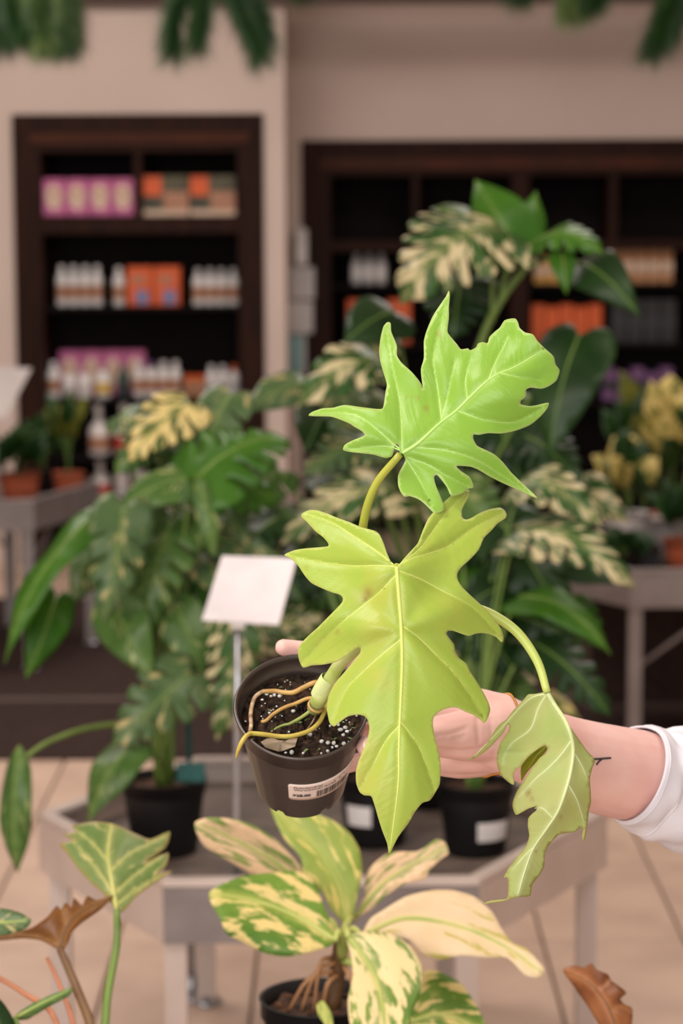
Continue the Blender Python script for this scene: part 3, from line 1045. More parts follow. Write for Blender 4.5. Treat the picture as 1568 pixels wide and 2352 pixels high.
B_, crB = monstera('variegated_monstera', 985, 4.26, .085, .15, 'tall variegated monstera rising behind the held plant at the back of the central bench', [
    ((1140, 520), (925, 690), 300, 'monstera', L_var, 4.16, 4.05, dict(roll=5, arch=.2, src=(1130, 740, 4.2))),
    ((1192, 575), (1092, 415), 150, 'heart', L_green, 4.2, 4.28, dict(roll=-20, src=(1150, 690, 4.2))),
    ((1200, 570), (1230, 440), 90, 'heart', L_green, 4.22, 4.26, dict(roll=30, nop=True)),
    ((1218, 565), (1382, 580), 165, 'monstera', L_green, 4.18, 4.1, dict(roll=-20, arch=.22, src=(1150, 690, 4.2))),
    ((1290, 580), (1300, 675), 60, 'heart', L_green, 4.12, 4.1, dict(nop=True)),
    ((1335, 605), (1468, 725), 130, 'heart', L_dark, 4.15, 4.05, dict(roll=10, arch=.2, src=(1215, 610, 4.18))),
    ((1060, 640), (1040, 775), 190, 'monstera', L_dark, 4.24, 4.18, dict(roll=0)),
    ((885, 825), (685, 930), 170, 'monstera', L_var, 4.15, 4.05, dict(roll=0, arch=.2)),
    ((905, 715), (790, 790), 160, 'heart', L_dark, 4.22, 4.15, dict(roll=0)),
    ((880, 770), (820, 850), 120, 'heart', L_grey, 4.2, 4.15, dict(roll=0)),
    ((1330, 770), (1262, 1050), 190, 'heart', L_dark, 4.14, 4.05, dict(roll=10)),
    ((905, 1125), (650, 1245), 160, 'monstera', L_var, 4.12, 4.0, dict(roll=0, arch=.2)),
    ((860, 1010), (700, 1090), 140, 'monstera', L_grey, 4.2, 4.1, dict(roll=0)),
    ((700, 880), (560, 950), 120, 'heart', L_grey, 4.2, 4.12, dict(roll=0)),
    ((1000, 930), (1010, 1120), 220, 'monstera', L_dark, 4.3, 4.22, dict()),
    ((1120, 930), (1200, 1120), 220, 'monstera', L_dark, 4.3, 4.2, dict()),
    ((1200, 1000), (1330, 1110), 160, 'monstera', L_dark, 4.25, 4.12, dict()),
    ((760, 930), (700, 1040), 150, 'heart', L_dark, 4.3, 4.22, dict()),
], seed=2, stem=[(1000, 1500, 4.26), (1040, 1050, 4.24), (1100, 800, 4.21), (1150, 690, 4.2), (1215, 605, 4.18)], pr_=.0045)

C_, crC = monstera('variegated_monstera', 1092, 3.92, .064, .120, 'bushy monstera in black pot with white price sticker on the right of the central bench', [
    ((1200, 1105), (1378, 1205), 140, 'monstera', L_var, 3.95, 3.85, dict(arch=.2)),
    ((1188, 1220), (1452, 1345), 170, 'monstera', L_var, 3.9, 3.78, dict(arch=.2, roll=-5)),
    ((1150, 1200), (1300, 1450), 190, 'monstera', L_dark, 4.0, 3.92, dict()),
    ((1195, 1370), (1400, 1500), 130, 'heart', L_green, 3.9, 3.8, dict(arch=.18, roll=-15)),
    ((1225, 1475), (1398, 1640), 150, 'monstera', L_dark, 3.94, 3.84, dict()),
    ((1060, 1400), (1190, 1560), 170, 'monstera', L_dark, 4.0, 3.95, dict()),
    ((1100, 1500), (1160, 1640), 120, 'heart', L_mid, 3.98, 3.95, dict()),
    ((1080, 1280), (1200, 1390), 150, 'heart', L_dark, 4.05, 4.0, dict()),
    ((1240, 1600), (1330, 1650), 60, 'heart', L_cream, 3.98, 3.9, dict()),
    ((1040, 1120), (1150, 1250), 170, 'monstera', L_mid, 4.1, 4.05, dict()),
    ((1010, 1560), (1080, 1690), 90, 'heart', L_dark, 4.0, 3.98, dict()),
], seed=3, sticker=(0, 62, .03, .062))

D_, crD = monstera('variegated_monstera', 862, 3.98, .064, .120, 'monstera in black pot mostly hidden behind the held plant between two others', [
    ((720, 1300), (560, 1400), 120, 'heart', L_dark, 4.05, 4.0, dict()),
    ((800, 1250), (700, 1350), 140, 'monstera', L_dark, 4.1, 4.05, dict()),
    ((700, 1400), (640, 1500), 110, 'heart', L_mid, 4.0, 3.95, dict()),
    ((640, 1080), (540, 1200), 130, 'monstera', L_mid, 4.12, 4.06, dict()),
    ((850, 1300), (900, 1480), 160, 'monstera', L_dark, 4.1, 4.06, dict()),
    ((640, 1180), (740, 1260), 120, 'heart', L_dark, 4.15, 4.1, dict()),
], seed=4, sticker=(-55, -8, .04, .075))

fillers(B_, crB, [(700, 960, 800, 1120), (1080, 1330, 860, 1150), (760, 1000, 1000, 1250)], 18, 4.26, 4.42, [L_dark, L_dark, L_var, L_grey], 6)
fillers(C_, crC, [(1040, 1300, 1150, 1420), (1080, 1280, 1380, 1560)], 15, 3.98, 4.12, [L_dark, L_mid, L_var, L_dark, L_green], 7)
fillers(D_, crD, [(560, 760, 1040, 1400), (640, 900, 1150, 1480)], 16, 4.06, 4.2, [L_dark, L_mid, L_grey, L_dark], 8)
# ------------------------------------------------------------------ price sign on a pole
sd = 3.62
sg = thing('price_sign', (P(541, 1880, sd + .02).x, sd + .02, ZTF), 'blank white tilted price card on a grey pole at the left of the held pot', 'sign')
ctr = P(570, 1355, sd)
e1 = Vector((1, 0, .0))
e2 = Vector((.22, .35, .92)).normalized()
c4 = [P(463, 1425, sd), P(640, 1436, sd), P(682, 1282, sd + .035), P(510, 1276, sd + .035)]
n_ = (c4[1] - c4[0]).cross(c4[3] - c4[0]).normalized()
bevel(obj('card', c4 + [q - n_ * .003 for q in c4], [(0, 1, 2, 3), (7, 6, 5, 4), (0, 4, 5, 1), (1, 5, 6, 2), (2, 6, 7, 3), (3, 7, 4, 0)], mat('glossy_card', (236, 230, 232), .16), sg), .001, 1)
c5 = [q + n_ * .001 for q in c4]
m5 = sum(c5, Vector()) / 4
pt = P(541, 1882, sd + .02)
obj('pole', *tube([Vector((pt.x, pt.y, ZTF + .001)), P(546, 1420, sd + .02)], .006, 10, 3), m_steel, sg, True)
bevel(obj('clamp', *box(P(532, 1440, sd).x, P(562, 1440, sd).x, sd + .006, sd + .03, P(0, 1450, sd).z, P(0, 1415, sd).z), m_white, sg), .002, 1)

# ------------------------------------------------------------------ side bench plants
def tuft(name, px, d, zf, r, h, label, n, hpx, spread, lm, potm, wd=40, kind='lance', seed=0, droop=.5, group=None):
    c = Vector((P(px, 1100, d).x, d, zf + .001))
    t = thing(name, c, label, 'plant', group)
    nursery_pot(t, c, r, h, potm)
    cr_ = c + Vector((0, 0, h * .9))
    rng = random.Random(seed)
    for i in range(n):
        a = 2 * math.pi * i / n + rng.uniform(-.3, .3)
        q = rng.uniform(.25, 1)
        H = hpx * d / F * (1.1 - droop * q) * rng.uniform(.8, 1.1)
        b = cr_ + Vector((math.cos(a) * spread * .35 * q, math.sin(a) * spread * .35 * q, H * .55))
        tp = cr_ + Vector((math.cos(a) * spread * q, math.sin(a) * spread * q, H))
        leaf(t, tuple(b), tuple(tp), wd * rng.uniform(.8, 1.2), kind, lm[i % len(lm)], d, d, seed=seed + i, nrm=(math.cos(a) * -.3, -.6 + math.sin(a) * .3, .7), arch=.15, step=.16)
        petiole(t, cr_, b, m_stemd, .003)
    return t


L_bench = leafmat('deep_green_leaf', (20, 46, 18), (34, 66, 24), (50, 80, 34), blotch=4, trans=.15)
L_olive = leafmat('olive_leaf', (110, 112, 40), (84, 92, 34), (140, 140, 60), blotch=4, trans=.2)
tuft('foliage_plant', 45, 8.0, ZLF, .07, .09, 'dark green bushy plant in terracotta pot on the left bench by the frame edge', 16, 130, .15, [L_bench], m_terra, 70, 'heart', 11)
tuft('foliage_plant', 100, 8.25, ZLF, .06, .08, 'dark green plant in black pot in the middle of the left bench', 14, 140, .13, [L_bench], m_potb, 60, 'lance', 12)
tuft('foliage_plant', 158, 8.12, ZLF, .055, .08, 'olive upright plant in terracotta pot at the right end of the left bench', 12, 190, .09, [L_olive, L_bench], m_terra, 34, 'lance', 13, droop=.2)
tuft('foliage_plant', -115, 7.85, ZLF, .07, .09, 'dark leafy plant in terracotta pot cut by the left frame edge', 14, 150, .15, [L_bench], m_terra, 60, 'heart', 14)

tuft('golden_croton', 1535, 6.62, ZRF, .085, .11, 'golden yellow variegated plant in pale pot on the right bench', 16, 330, .2, [L_yel, L_yel, L_bench], m_greyp, 100, 'lance', 21, droop=.55)
zz_ = P(1445, 1250, 6.45).z
rs_ = thing('plant_riser', (P(1445, 1250, 6.5).x, 6.5, ZRF), 'small dark riser block under the pale grey pot on the right bench', 'stand')
obj('block', *box(P(1385, 1250, 6.45).x, P(1505, 1250, 6.45).x, 6.38, 6.54, ZRF + .001, zz_ - .012), m_slate, rs_)
bevel(obj('top_board', *box(P(1380, 1250, 6.45).x, P(1510, 1250, 6.45).x, 6.375, 6.545, zz_ - .012, zz_), m_wood, rs_), .003, 1)
tuft('golden_croton', 1445, 6.46, zz_, .058, .085, 'yellow edged plant in pale grey pot at the left of the right bench', 12, 190, .13, [L_yel, L_bench, L_yel], m_greyp, 70, 'lance', 22, droop=.5)
tuft('foliage_plant', 1585, 6.36, ZRF, .07, .09, 'dark green plant in terracotta pot at the front of the right bench', 16, 170, .15, [L_bench], m_terra, 80, 'heart', 23)
tuft('foliage_plant', 1435, 6.29, ZRF, .045, .06, 'low dark green plant in black pot below the pale grey pot', 14, 75, .085, [L_bench], m_potb, 60, 'lance', 24)
tuft('foliage_plant', 1480, 6.9, ZRF, .07, .09, 'tall dark green plant in terracotta pot behind the golden plant', 16, 330, .2, [L_bench, L_olive], m_terra, 80, 'lance', 25, droop=.3)

# white tent card on the left bench
t = thing('tent_card', (P(25, 900, 7.75).x, 7.72, ZLF), 'white tapered plant sign on a stick at the left edge', 'sign')
q4 = [P(-40, 958, 7.7), P(12, 962, 7.7), P(72, 846, 7.7), P(-60, 842, 7.7)]
obj('card', q4 + [q + Vector((0, .004, 0)) for q in q4], [(0, 1, 2, 3), (7, 6, 5, 4), (0, 4, 5, 1), (1, 5, 6, 2), (2, 6, 7, 3), (3, 7, 4, 0)], m_paper, t)
obj('stick', *tube([P(-14, 940, 7.72), Vector((P(-14, 940, 7.72).x, 7.72, ZLF + .001))], .005, 8, 2), m_steel, t)

# ------------------------------------------------------------------ foreground plants
V_cream = leafmat('cream_variegated', (96, 132, 54), (136, 162, 78), (206, 202, 130), (236, 218, 164), .62, streak=False, trans=.25, blotch=5)
V_lime = leafmat('lime_variegated', (146, 168, 76), (172, 188, 98), (200, 206, 110), (226, 214, 130), .3, streak=False, trans=.3)
V_green = leafmat('green_variegated', (84, 124, 44), (124, 156, 64), (190, 196, 100), (228, 208, 138), .45, streak=False, trans=.25)
V_pale = leafmat('pale_cream', (228, 204, 162), (238, 216, 180), (240, 222, 170), (190, 180, 90), .25, streak=False, trans=.25)
V_pink = leafmat('pinkish_variegated', (118, 142, 66), (150, 166, 90), (228, 206, 160), (236, 204, 164), .62, streak=False, trans=.25)
m_cst = mat('pale_stalk', (190, 190, 110), .45, (150, 170, 80), 20)


def arched(d0, rib, fold=.00012, bow=0.0, tilt=0.0):
    """depth field: d0, folded away from the midrib, bowed along it, tilted with picture height"""
    rr = [(p.x, p.y) for p in cr([Vector((a, b, 0)) for a, b in rib], 4)]

    def f(x, y):
        d, u, s = segdist(np.array([[x, y]]), rr)
        return d0 + fold * float(d[0]) + bow * (float(u[0])) ** 2 + tilt * (y - rr[0][1]) * 1e-4
    return f


pc = Vector((P(735, 2300, 2.5).x, 2.5, ZF + .001))
FP = thing('variegated_philodendron', pc, 'cream and green variegated plant in black pot in front of the central bench', 'plant')
nursery_pot(FP, pc, .064, .112, m_potb)
cc = P(785, 2140, 2.49)
obj('stem', *tube([pc + Vector((.012, 0, .1)), P(775, 2230, 2.5), cc], (.011, .008), 8, 4), m_stemb, FP, True)
for (a, b) in (((770, 2210), (690, 2290)), ((765, 2230), (660, 2300)), ((790, 2220), (830, 2300)), ((775, 2240), (740, 2310)), ((760, 2200), (720, 2260))):
    q = P(b[0], b[1], 2.49)
    obj('aerial_root', *tube([P(a[0], a[1], 2.49), P((a[0] + b[0]) / 2 - 6, (a[1] + b[1]) / 2 - 14, 2.475), Vector((q.x, q.y, pc.z + .098))], (.003, .0018), 6, 4), m_tan, FP, True)
FPL = [
    ([(745, 2120), (700, 2075), (640, 2040), (580, 2010), (520, 1975), (470, 1945), (450, 1910), (448, 1888), (480, 1878), (540, 1882), (590, 1900), (640, 1935), (690, 1990), (735, 2060)], [(745, 2120), (690, 2030), (600, 1960), (455, 1890)], V_pink, 2.58, 0),
    ([(770, 2165), (720, 2185), (660, 2197), (610, 2190), (560, 2165), (520, 2145), (505, 2110), (485, 2075), (480, 2050), (510, 2030), (560, 2012), (620, 2005), (680, 2000), (720, 2020), (740, 2070), (760, 2120)], [(770, 2160), (690, 2110), (590, 2070), (484, 2052)], V_green, 2.45, -3),
    ([(800, 2130), (760, 2090), (740, 2050), (700, 2020), (690, 1970), (655, 1930), (630, 1880), (625, 1850), (700, 1862), (760, 1882), (800, 1910), (825, 1950), (832, 2000), (820, 2060), (810, 2110)], [(800, 2130), (780, 2040), (730, 1950), (630, 1855)], V_lime, 2.54, -3),
    ([(810, 2112), (835, 2060), (840, 2010), (862, 1980), (900, 1957), (960, 1955), (1000, 1928), (1022, 1935), (1030, 1960), (1010, 1975), (985, 2000), (975, 2020), (930, 2030), (890, 2055), (850, 2090)], [(812, 2112), (880, 2030), (950, 1985), (1024, 1945)], V_pink, 2.56, -3),
    ([(830, 2150), (850, 2110), (880, 2090), (930, 2060), (990, 2045), (1040, 2045), (1090, 2060), (1130, 2095), (1150, 2130), (1175, 2165), (1210, 2180), (1250, 2225), (1240, 2245), (1205, 2240), (1165, 2200), (1120, 2200), (1060, 2195), (1010, 2205), (970, 2195), (940, 2160), (900, 2150), (860, 2160)], [(830, 2150), (930, 2110), (1060, 2130), (1170, 2180), (1245, 2235)], V_pale, 2.46, -3),
    ([(930, 2330), (960, 2260), (975, 2230), (1010, 2232), (1060, 2260), (1100, 2320), (1120, 2380), (1060, 2400), (990, 2390), (940, 2380)], [(935, 2350), (1020, 2330), (1118, 2375)], V_green, 2.47, -3),
    ([(795, 2150), (840, 2140), (900, 2145), (945, 2175), (970, 2220), (968, 2270), (945, 2330), (930, 2390), (880, 2420), (830, 2400), (805, 2360), (798, 2300), (810, 2240), (805, 2190)], [(800, 2150), (855, 2230), (880, 2320), (882, 2420)], V_cream, 2.40, -4),
]
for ol, rib, m, d, tl in FPL:
    traced_leaf('leaf', FP, ol, rib, [], arched(d, rib, .00016, -.02, tl), m, step=15, vm=m_cst, vr=(.003, .001), groove=.004, puff=.012, gw=14, veinw=10)
    b = P(rib[0][0], rib[0][1], d)
    obj('petiole', *tube([cc + Vector((0, 0, -.03)), cc.lerp(b, .5) + Vector((0, 0, .004)), b], (.005, .0035), 7, 4), m_cst, FP, True)
ol = [(748, 2360), (730, 2330), (727, 2308), (742, 2298), (760, 2325), (766, 2360), (758, 2400), (748, 2400)]
traced_leaf('leaf', FP, ol, [(754, 2400), (748, 2350), (742, 2300)], [], arched(2.39, [(754, 2400), (742, 2300)], .0001, 0, -3), V_lime, step=10, vm=m_cst, vr=(.002, .0008))

# bottom-left plant with brown-backed leaves
L_dl = leafmat('toothed_leaf', (96, 124, 62), (122, 142, 84), (206, 194, 130), (186, 178, 116), .08, edge=(170, 150, 90), trans=.25, veinamt=.6)
L_br = leafmat('brown_leaf_back', (128, 84, 40), (104, 64, 30), (160, 116, 64), trans=.2, blotch=6)
L_dry = leafmat('dry_leaf', (150, 96, 60), (116, 68, 40), (190, 130, 86), trans=.2, blotch=8, spots=(200, 140, 110))
c0 = Vector((P(200, 2500, 2.25).x, 2.25, ZF + .001))
DL = thing('toothed_philodendron', c0, 'plant with toothed green leaf and brown-backed leaf in the bottom left corner', 'plant')
nursery_pot(DL, c0, .06, .075, m_potb)
ol1 = [(268, 2092), (235, 2050), (205, 2025), (175, 1990), (150, 1955), (136, 1940), (168, 1930), (146, 1917), (176, 1910), (166, 1897), (210, 1888), (260, 1892), (310, 1915), (345, 1928), (390, 1910), (380, 1948), (332, 1982), (386, 1958), (382, 1988), (362, 2008), (396, 2000), (350, 2032), (310, 2062), (285, 2092)]
rib1 = [(268, 2090), (258, 2030), (248, 1965), (256, 1897)]
v1 = [[(262, 2060), (225, 2000), (165, 1930)], [(262, 2055), (310, 2010), (384, 1960)], [(255, 2000), (300, 1960), (380, 1922)], [(252, 1985), (215, 1940), (175, 1905)], [(266, 2080), (310, 2045), (370, 2012)]]
traced_leaf('leaf', DL, ol1, rib1, v1, arched(2.42, rib1, .0002, .05, -2), L_dl, step=12, vm=m_cst, vr=(.0026, .001), groove=.003, puff=.006, gw=10, veinw=6)
obj('petiole', *tube([c0 + Vector((0, 0, .066)), P(235, 2400, 2.30), P(248, 2280, 2.36), P(268, 2170, 2.41), P(268, 2090, 2.42)], (.005, .0035), 8, 5), m_stem, DL, True)
ol2 = [(135, 2182), (95, 2160), (50, 2155), (0, 2160), (-40, 2152), (-20, 2130), (40, 2138), (75, 2130), (110, 2105), (130, 2080), (140, 2090), (150, 2073), (165, 2085), (170, 2062), (188, 2080), (200, 2058), (222, 2068), (262, 2056), (230, 2090), (190, 2118), (165, 2142), (150, 2178)]
rib2 = [(138, 2180), (150, 2135), (185, 2095), (255, 2062)]
traced_leaf('leaf', DL, ol2, rib2, [[(136, 2175), (80, 2150), (-20, 2142)], [(150, 2135), (145, 2100), (150, 2080)]], arched(2.36, rib2, .0001, .03, -3), L_br, step=11, vm=m_stemb, vr=(.0022, .0008))
obj('petiole', *tube([c0 + Vector((.01, 0, .066)), P(215, 2390, 2.29), P(180, 2280, 2.33), P(138, 2180, 2.36)], (.006, .004), 8, 5), m_stemb, DL, True)
ol3 = [(-40, 2088), (0, 2086), (40, 2094), (72, 2112), (60, 2132), (20, 2146), (-40, 2150)]
traced_leaf('leaf', DL, ol3, [(-40, 2120), (20, 2118), (70, 2114)], [], arched(2.33, [(-40, 2120), (70, 2114)], .0002, 0, -3), L_grey, step=11, vm=m_cst)
obj('petiole', *tube([c0 + Vector((-.02, 0, .066)), P(60, 2480, 2.28), P(-60, 2280, 2.31), P(-40, 2120, 2.33)], (.004, .003), 7, 5), m_stem, DL, True)
ol4 = [(30, 2338), (62, 2312), (110, 2288), (165, 2268), (158, 2288), (112, 2312), (62, 2342)]
traced_leaf('leaf', DL, ol4, [(34, 2338), (95, 2305), (163, 2272)], [], arched(2.30, [(34, 2338), (163, 2272)], .0002, 0, 0), L_mid, step=9, vm=m_cst)
obj('petiole', *tube([c0 + Vector((-.01, 0, .066)), P(80, 2440, 2.27), P(34, 2338, 2.30)], (.003, .0025), 7, 5), m_stem, DL, True)
ol5 = [(-30, 2280), (5, 2300), (28, 2335), (40, 2380), (10, 2420), (-30, 2400)]
traced_leaf('leaf', DL, ol5, [(-30, 2300), (0, 2350), (10, 2418)], [], arched(2.28, [(-30, 2300), (10, 2418)], .0002, 0, 0), L_dark, step=11, vm=m_stemd)
obj('petiole', *tube([c0 + Vector((-.03, 0, .066)), P(30, 2460, 2.26), P(10, 2418, 2.28)], (.003, .0025), 7, 5), m_stem, DL, True)
obj('petiole', *tube([c0 + Vector((-.015, 0, .066)), P(130, 2350, 2.31), P(60, 2285, 2.34), P(-40, 2225, 2.36)], (.003, .0025), 7, 5), m_stemp, DL, True)
obj('petiole', *tube([c0 + Vector((.0, .01, .066)), P(175, 2380, 2.32), P(140, 2270, 2.36), P(108, 2200, 2.38)], (.003, .002), 7, 5), m_stemp, DL, True)

# dried leaf at bottom right
c0 = Vector((P(1440, 2500, 2.25).x, 2.25, ZF + .001))
DR = thing('withered_plant', c0, 'withered brown curled leaf poking up at the bottom right corner', 'plant')
nursery_pot(DR, c0, .05, .06, m_potb)
ol6 = [(1292, 2228), (1318, 2218), (1340, 2222), (1358, 2212), (1370, 2228), (1395, 2238), (1402, 2252), (1416, 2262), (1438, 2280), (1424, 2294), (1432, 2306), (1452, 2318), (1446, 2372), (1412, 2402), (1380, 2362), (1350, 2312), (1315, 2262)]
rib6 = [(1425, 2395), (1395, 2310), (1350, 2255), (1295, 2230)]
traced_leaf('leaf', DR, ol6, rib6, [[(1400, 2325), (1420, 2310), (1445, 2320)], [(1370, 2278), (1390, 2262), (1400, 2250)]], arched(2.30, rib6, .0004, .04, -2), L_dry, step=10, vm=m_stemb, groove=.003, puff=.01)
obj('petiole', *tube([c0 + Vector((0, 0, .054)), P(1440, 2450, 2.28), P(1425, 2395, 2.30)], (.003, .0025), 7, 5), m_stemb, DR, True)

# ------------------------------------------------------------------ the held plant
H_up = leafmat('lime_leaf_fresh', (140, 188, 66), (152, 196, 80), (180, 216, 118), trans=.35, rough=.36, blotch=4, yellow=(158, 196, 84), edge=(196, 216, 136), veinamt=.7, spec=.4, ribbed=1.1)
H_mid = leafmat('lime_leaf_golden', (168, 194, 76), (176, 200, 86), (200, 214, 108), trans=.35, rough=.36, blotch=3, yellow=(198, 196, 94), edge=(204, 212, 126), veinamt=.75, spec=.4, ribbed=1.1)
H_old = leafmat('lime_leaf_back', (180, 200, 118), (192, 206, 132), (216, 228, 180), trans=.35, rough=.5, blotch=5, yellow=(204, 200, 134), edge=(194, 192, 116), veinamt=.7, spec=.4, ribbed=1.1)
m_v1 = mat('fresh_vein', (172, 212, 116), .45, (164, 206, 106), 30)
m_v2 = mat('golden_vein', (196, 212, 108), .45, (190, 208, 102), 30)
m_v3 = mat('pale_vein', (208, 222, 162), .4, (196, 212, 146), 30)
m_pet1 = mat('olive_petiole', (164, 168, 62), .4, (148, 156, 56), 30)
m_pet3 = mat('pale_petiole', (196, 212, 116), .4, (182, 202, 100), 30)
m_pstem = mat('pale_stem', (196, 204, 140), .45, (160, 184, 84), 60)
m_hpot = mat('sheeny_black_plastic', (50, 41, 38), .32, (56, 46, 43), 40, spec=.8)
m_hsoil = mat('dark_potting_mix', (66, 48, 36), .95, (18, 13, 10), 190, bump=1.0, spec=.2)
m_perl = mat('perlite', (214, 212, 208), .85, (186, 184, 178), 300, bump=.8)
m_moss = mat('moss', (112, 128, 84), .9, (84, 104, 60), 90)
m_root = mat('root_ochre', (190, 154, 88), .5, (160, 122, 64), 90)
m_rooty = mat('root_yellow_green', (188, 174, 80), .5, (172, 146, 66), 60)
m_rootg = mat('root_olive', (150, 160, 84), .5, (120, 136, 62), 60)
m_rootw = mat('root_hairy', (206, 180, 146), .9, (120, 92, 66), 140, bump=.6)
m_drybit = mat('dry_leaf_scrap', (158, 140, 118), .85, (128, 112, 92), 60)
m_ink = mat('black_print', (52, 46, 46), .6)
m_stick = mat('sticker_paper', (222, 206, 198), .5, (218, 202, 194), 6)

PC = P(692, 1622, 1.862)
TH = R(39.2)
MP = Matrix.Rotation(R(1.5), 3, 'Y') @ Matrix.Rotation(TH, 3, 'X')
HP = thing('potted_philodendron', PC + MP @ Vector((0, 0, -.1)), 'lime green lobed philodendron in small tilted black pot with price sticker, held in a hand', 'plant')


def pot_r(z):
    return .0485 + (.0355 - .0485) * min(1, max(0, (-z - .016) / .084))


prof = [(.0, -.0975), (.031, -.0975), (.0345, -.1), (.0362, -.097)] + [(pot_r(z), z) for z in (-.09, -.07, -.05, -.03, -.018, -.0165)] + [(.0510, -.0155), (.0517, -.003), (.0528, -.0015), (.0532, 0), (.0524, .0012), (.0508, .0004), (.0500, -.003), (.0488, -.012), (.0472, -.0128), (.0468, -.018), (.045, -.03), (.034, -.09), (0, -.092)]
V, Fc = [], []
NS = 96
for r, z in prof:
    for i in range(NS):
        a = 2 * math.pi * i / NS
        rr, zz = r, z
        if -.095 < z < -.017 and r > pot_r(z) - .0005:
            rr = r * (1 + .0035 * math.cos(24 * a))
        if z < -.0955 and r > .03 and (i % 16) in (0, 1, 2):
            zz = z + .0035
        V.append(PC + MP @ Vector((rr * math.cos(a), rr * math.sin(a), zz)))
for j in range(len(prof) - 1):
    for i in range(NS):
        Fc.append((j * NS + i, j * NS + (i + 1) % NS, (j + 1) * NS + (i + 1) % NS, (j + 1) * NS + i))
obj('pot', V, Fc, m_hpot, HP, True)

# soil with crumbs
ZS = -.0165
rng = random.Random(5)
V, Fc = [], []
nr, na = 22, 64
for j in range(nr + 1):
    for i in range(na):
        r = .0468 * j / nr
        a = 2 * math.pi * i / na
        V.append(PC + MP @ Vector((r * math.cos(a), r * math.sin(a), ZS + rng.uniform(-.0017, .0017) + .002 * math.sin(a * 3 + r * 120))))
for j in range(nr):
    for i in range(na):
        Fc.append((j * na + i, (j + 1) * na + i, (j + 1) * na + (i + 1) % na, j * na + (i + 1) % na))
soil = obj('soil', V, Fc, m_hsoil, HP, False)


def onsoil(px, py, lift=0.0):
    """point where the ray of a pixel meets the soil plane (raised by lift)"""
    d = (P(px, py, 1.0) - CAM).normalized()
    n = MP @ Vector((0, 0, 1))
    o = PC + n * (ZS + lift)
    return CAM + d * ((o - CAM).dot(n) / d.dot(n))


def c3(x, y):
    return 500 + x * .2551, 1440 + y * .2551


pl_ = []
for (x, y, s) in ((440, 605, 22), (480, 622, 18), (510, 608, 22), (560, 620, 22), (680, 757, 26), (400, 655, 16), (465, 775, 14), (530, 715, 12), (405, 828, 9), (640, 945, 14), (830, 968, 22), (935, 1030, 25), (992, 1042, 22), (1045, 1045, 25), (1030, 1085, 18), (1070, 1075, 20), (1105, 925, 26), (1148, 905, 22), (1165, 940, 20), (1130, 972, 22), (1135, 1050, 24), (990, 1118, 20), (930, 1138, 16), (768, 1138, 17), (665, 1128, 25), (612, 1132, 16), (1010, 890, 14), (1085, 880, 18), (310, 1015, 10), (250, 850, 12), (235, 940, 10), (880, 925, 10), (700, 600, 9), (830, 560, 8), (500, 745, 9), (1180, 1035, 13), (1250, 800, 13), (1300, 950, 9)):
    q = onsoil(*c3(x, y), .0022)
    r = s * .2551 / 2970
    pl_.append(ell(q, r * rng.uniform(.8, 1.3), r * rng.uniform(.75, 1.05), r * rng.uniform(.6, .95), 7, 5, Matrix.Rotation(rng.uniform(0, 3), 3, 'Z')))
for i in range(70):
    a, r = rng.uniform(0, 6.28), .045 * math.sqrt(rng.random())
    q = PC + MP @ Vector((r * math.cos(a), r * math.sin(a), ZS + .001))
    pl_.append(ell(q, .0007, .0007, .0006, 6, 4))
tag(obj('perlite', *join(*pl_), m_perl, soil, True), 'white perlite beads', None, None, 'stuff')
ms_ = []
for (x, y, s) in ((785, 1108, 34), (810, 835, 22), (725, 860, 40), (1215, 905, 20), (1185, 1000, 26), (1045, 1005, 28), (570, 545, 18), (770, 530, 20), (910, 1105, 18), (1140, 860, 16), (1200, 880, 14), (465, 745, 16), (560, 790, 12)):
    q = onsoil(*c3(x, y), .0015)
    for k in range(4):
        r = s * .2551 / 2970 * rng.uniform(.35, .6)
        ms_.append(ell(q + Vector((rng.uniform(-1, 1), rng.uniform(-1, 1), rng.uniform(-.4, .4))) * .0018, r, r * .8, r * .5, 7, 5))
tag(obj('moss_flecks', *join(*ms_), m_moss, soil, True), 'green moss flecks', None, None, 'stuff')


def root(pts, r, m, lifts, label=None):
    n = len(pts)
    q = [onsoil(*c3(*p), float(np.interp(i / (n - 1), np.linspace(0, 1, len(lifts)), lifts))) for i, p in enumerate(pts)]
    o = obj('aerial_root', *tube(q, r, 8, 4), m, HP, True)
    if label:
        o['label'] = label
    return o


root([(935, 515), (900, 503), (860, 505), (770, 545), (680, 590), (600, 590), (520, 578), (450, 580), (405, 582)], (.0021, .0019), m_root, (.02, .012, .005, .004))
root([(410, 580), (370, 600), (330, 640), (305, 720), (295, 800), (300, 880), (285, 955)], (.0017, .0016), m_rootw, (.004, .006, .008, .012), 'hairy whitish root section')
root([(875, 645), (850, 640), (790, 650), (700, 690), (600, 725), (500, 785), (440, 840), (390, 858)], (.0017, .0014), m_root, (.012, .006, .004, .002))
root([(845, 750), (760, 810), (690, 850), (640, 875), (600, 882), (540, 905), (480, 945)], (.0016, .0008), m_rootg, (.006, .004, .002))
q4 = [(965, 640), (975, 690), (960, 760), (920, 850), (850, 920), (760, 960), (650, 985), (540, 985), (430, 970), (310, 960), (265, 975)]
L4 = np.interp(np.linspace(0, 1, len(q4)), (0, .3, .7, 1), (.016, .010, .012, .020))
rp = [onsoil(*c3(*p), l) for p, l in zip(q4, L4)]
e_ = rp[-1]
for p in ((220, 1030), (185, 1105), (163, 1180)):
    x, y = c3(*p)
    rp.append(P(x, y, e_.y - .004))
obj('aerial_root', *tube(rp, [.0019] * (len(rp) - 3) + [.0019, .0015, .0008], 8, 4), m_rooty, HP, True)
root([(885, 790), (850, 860), (805, 920)], (.0009, .0005), m_rootw, (.003, .002))
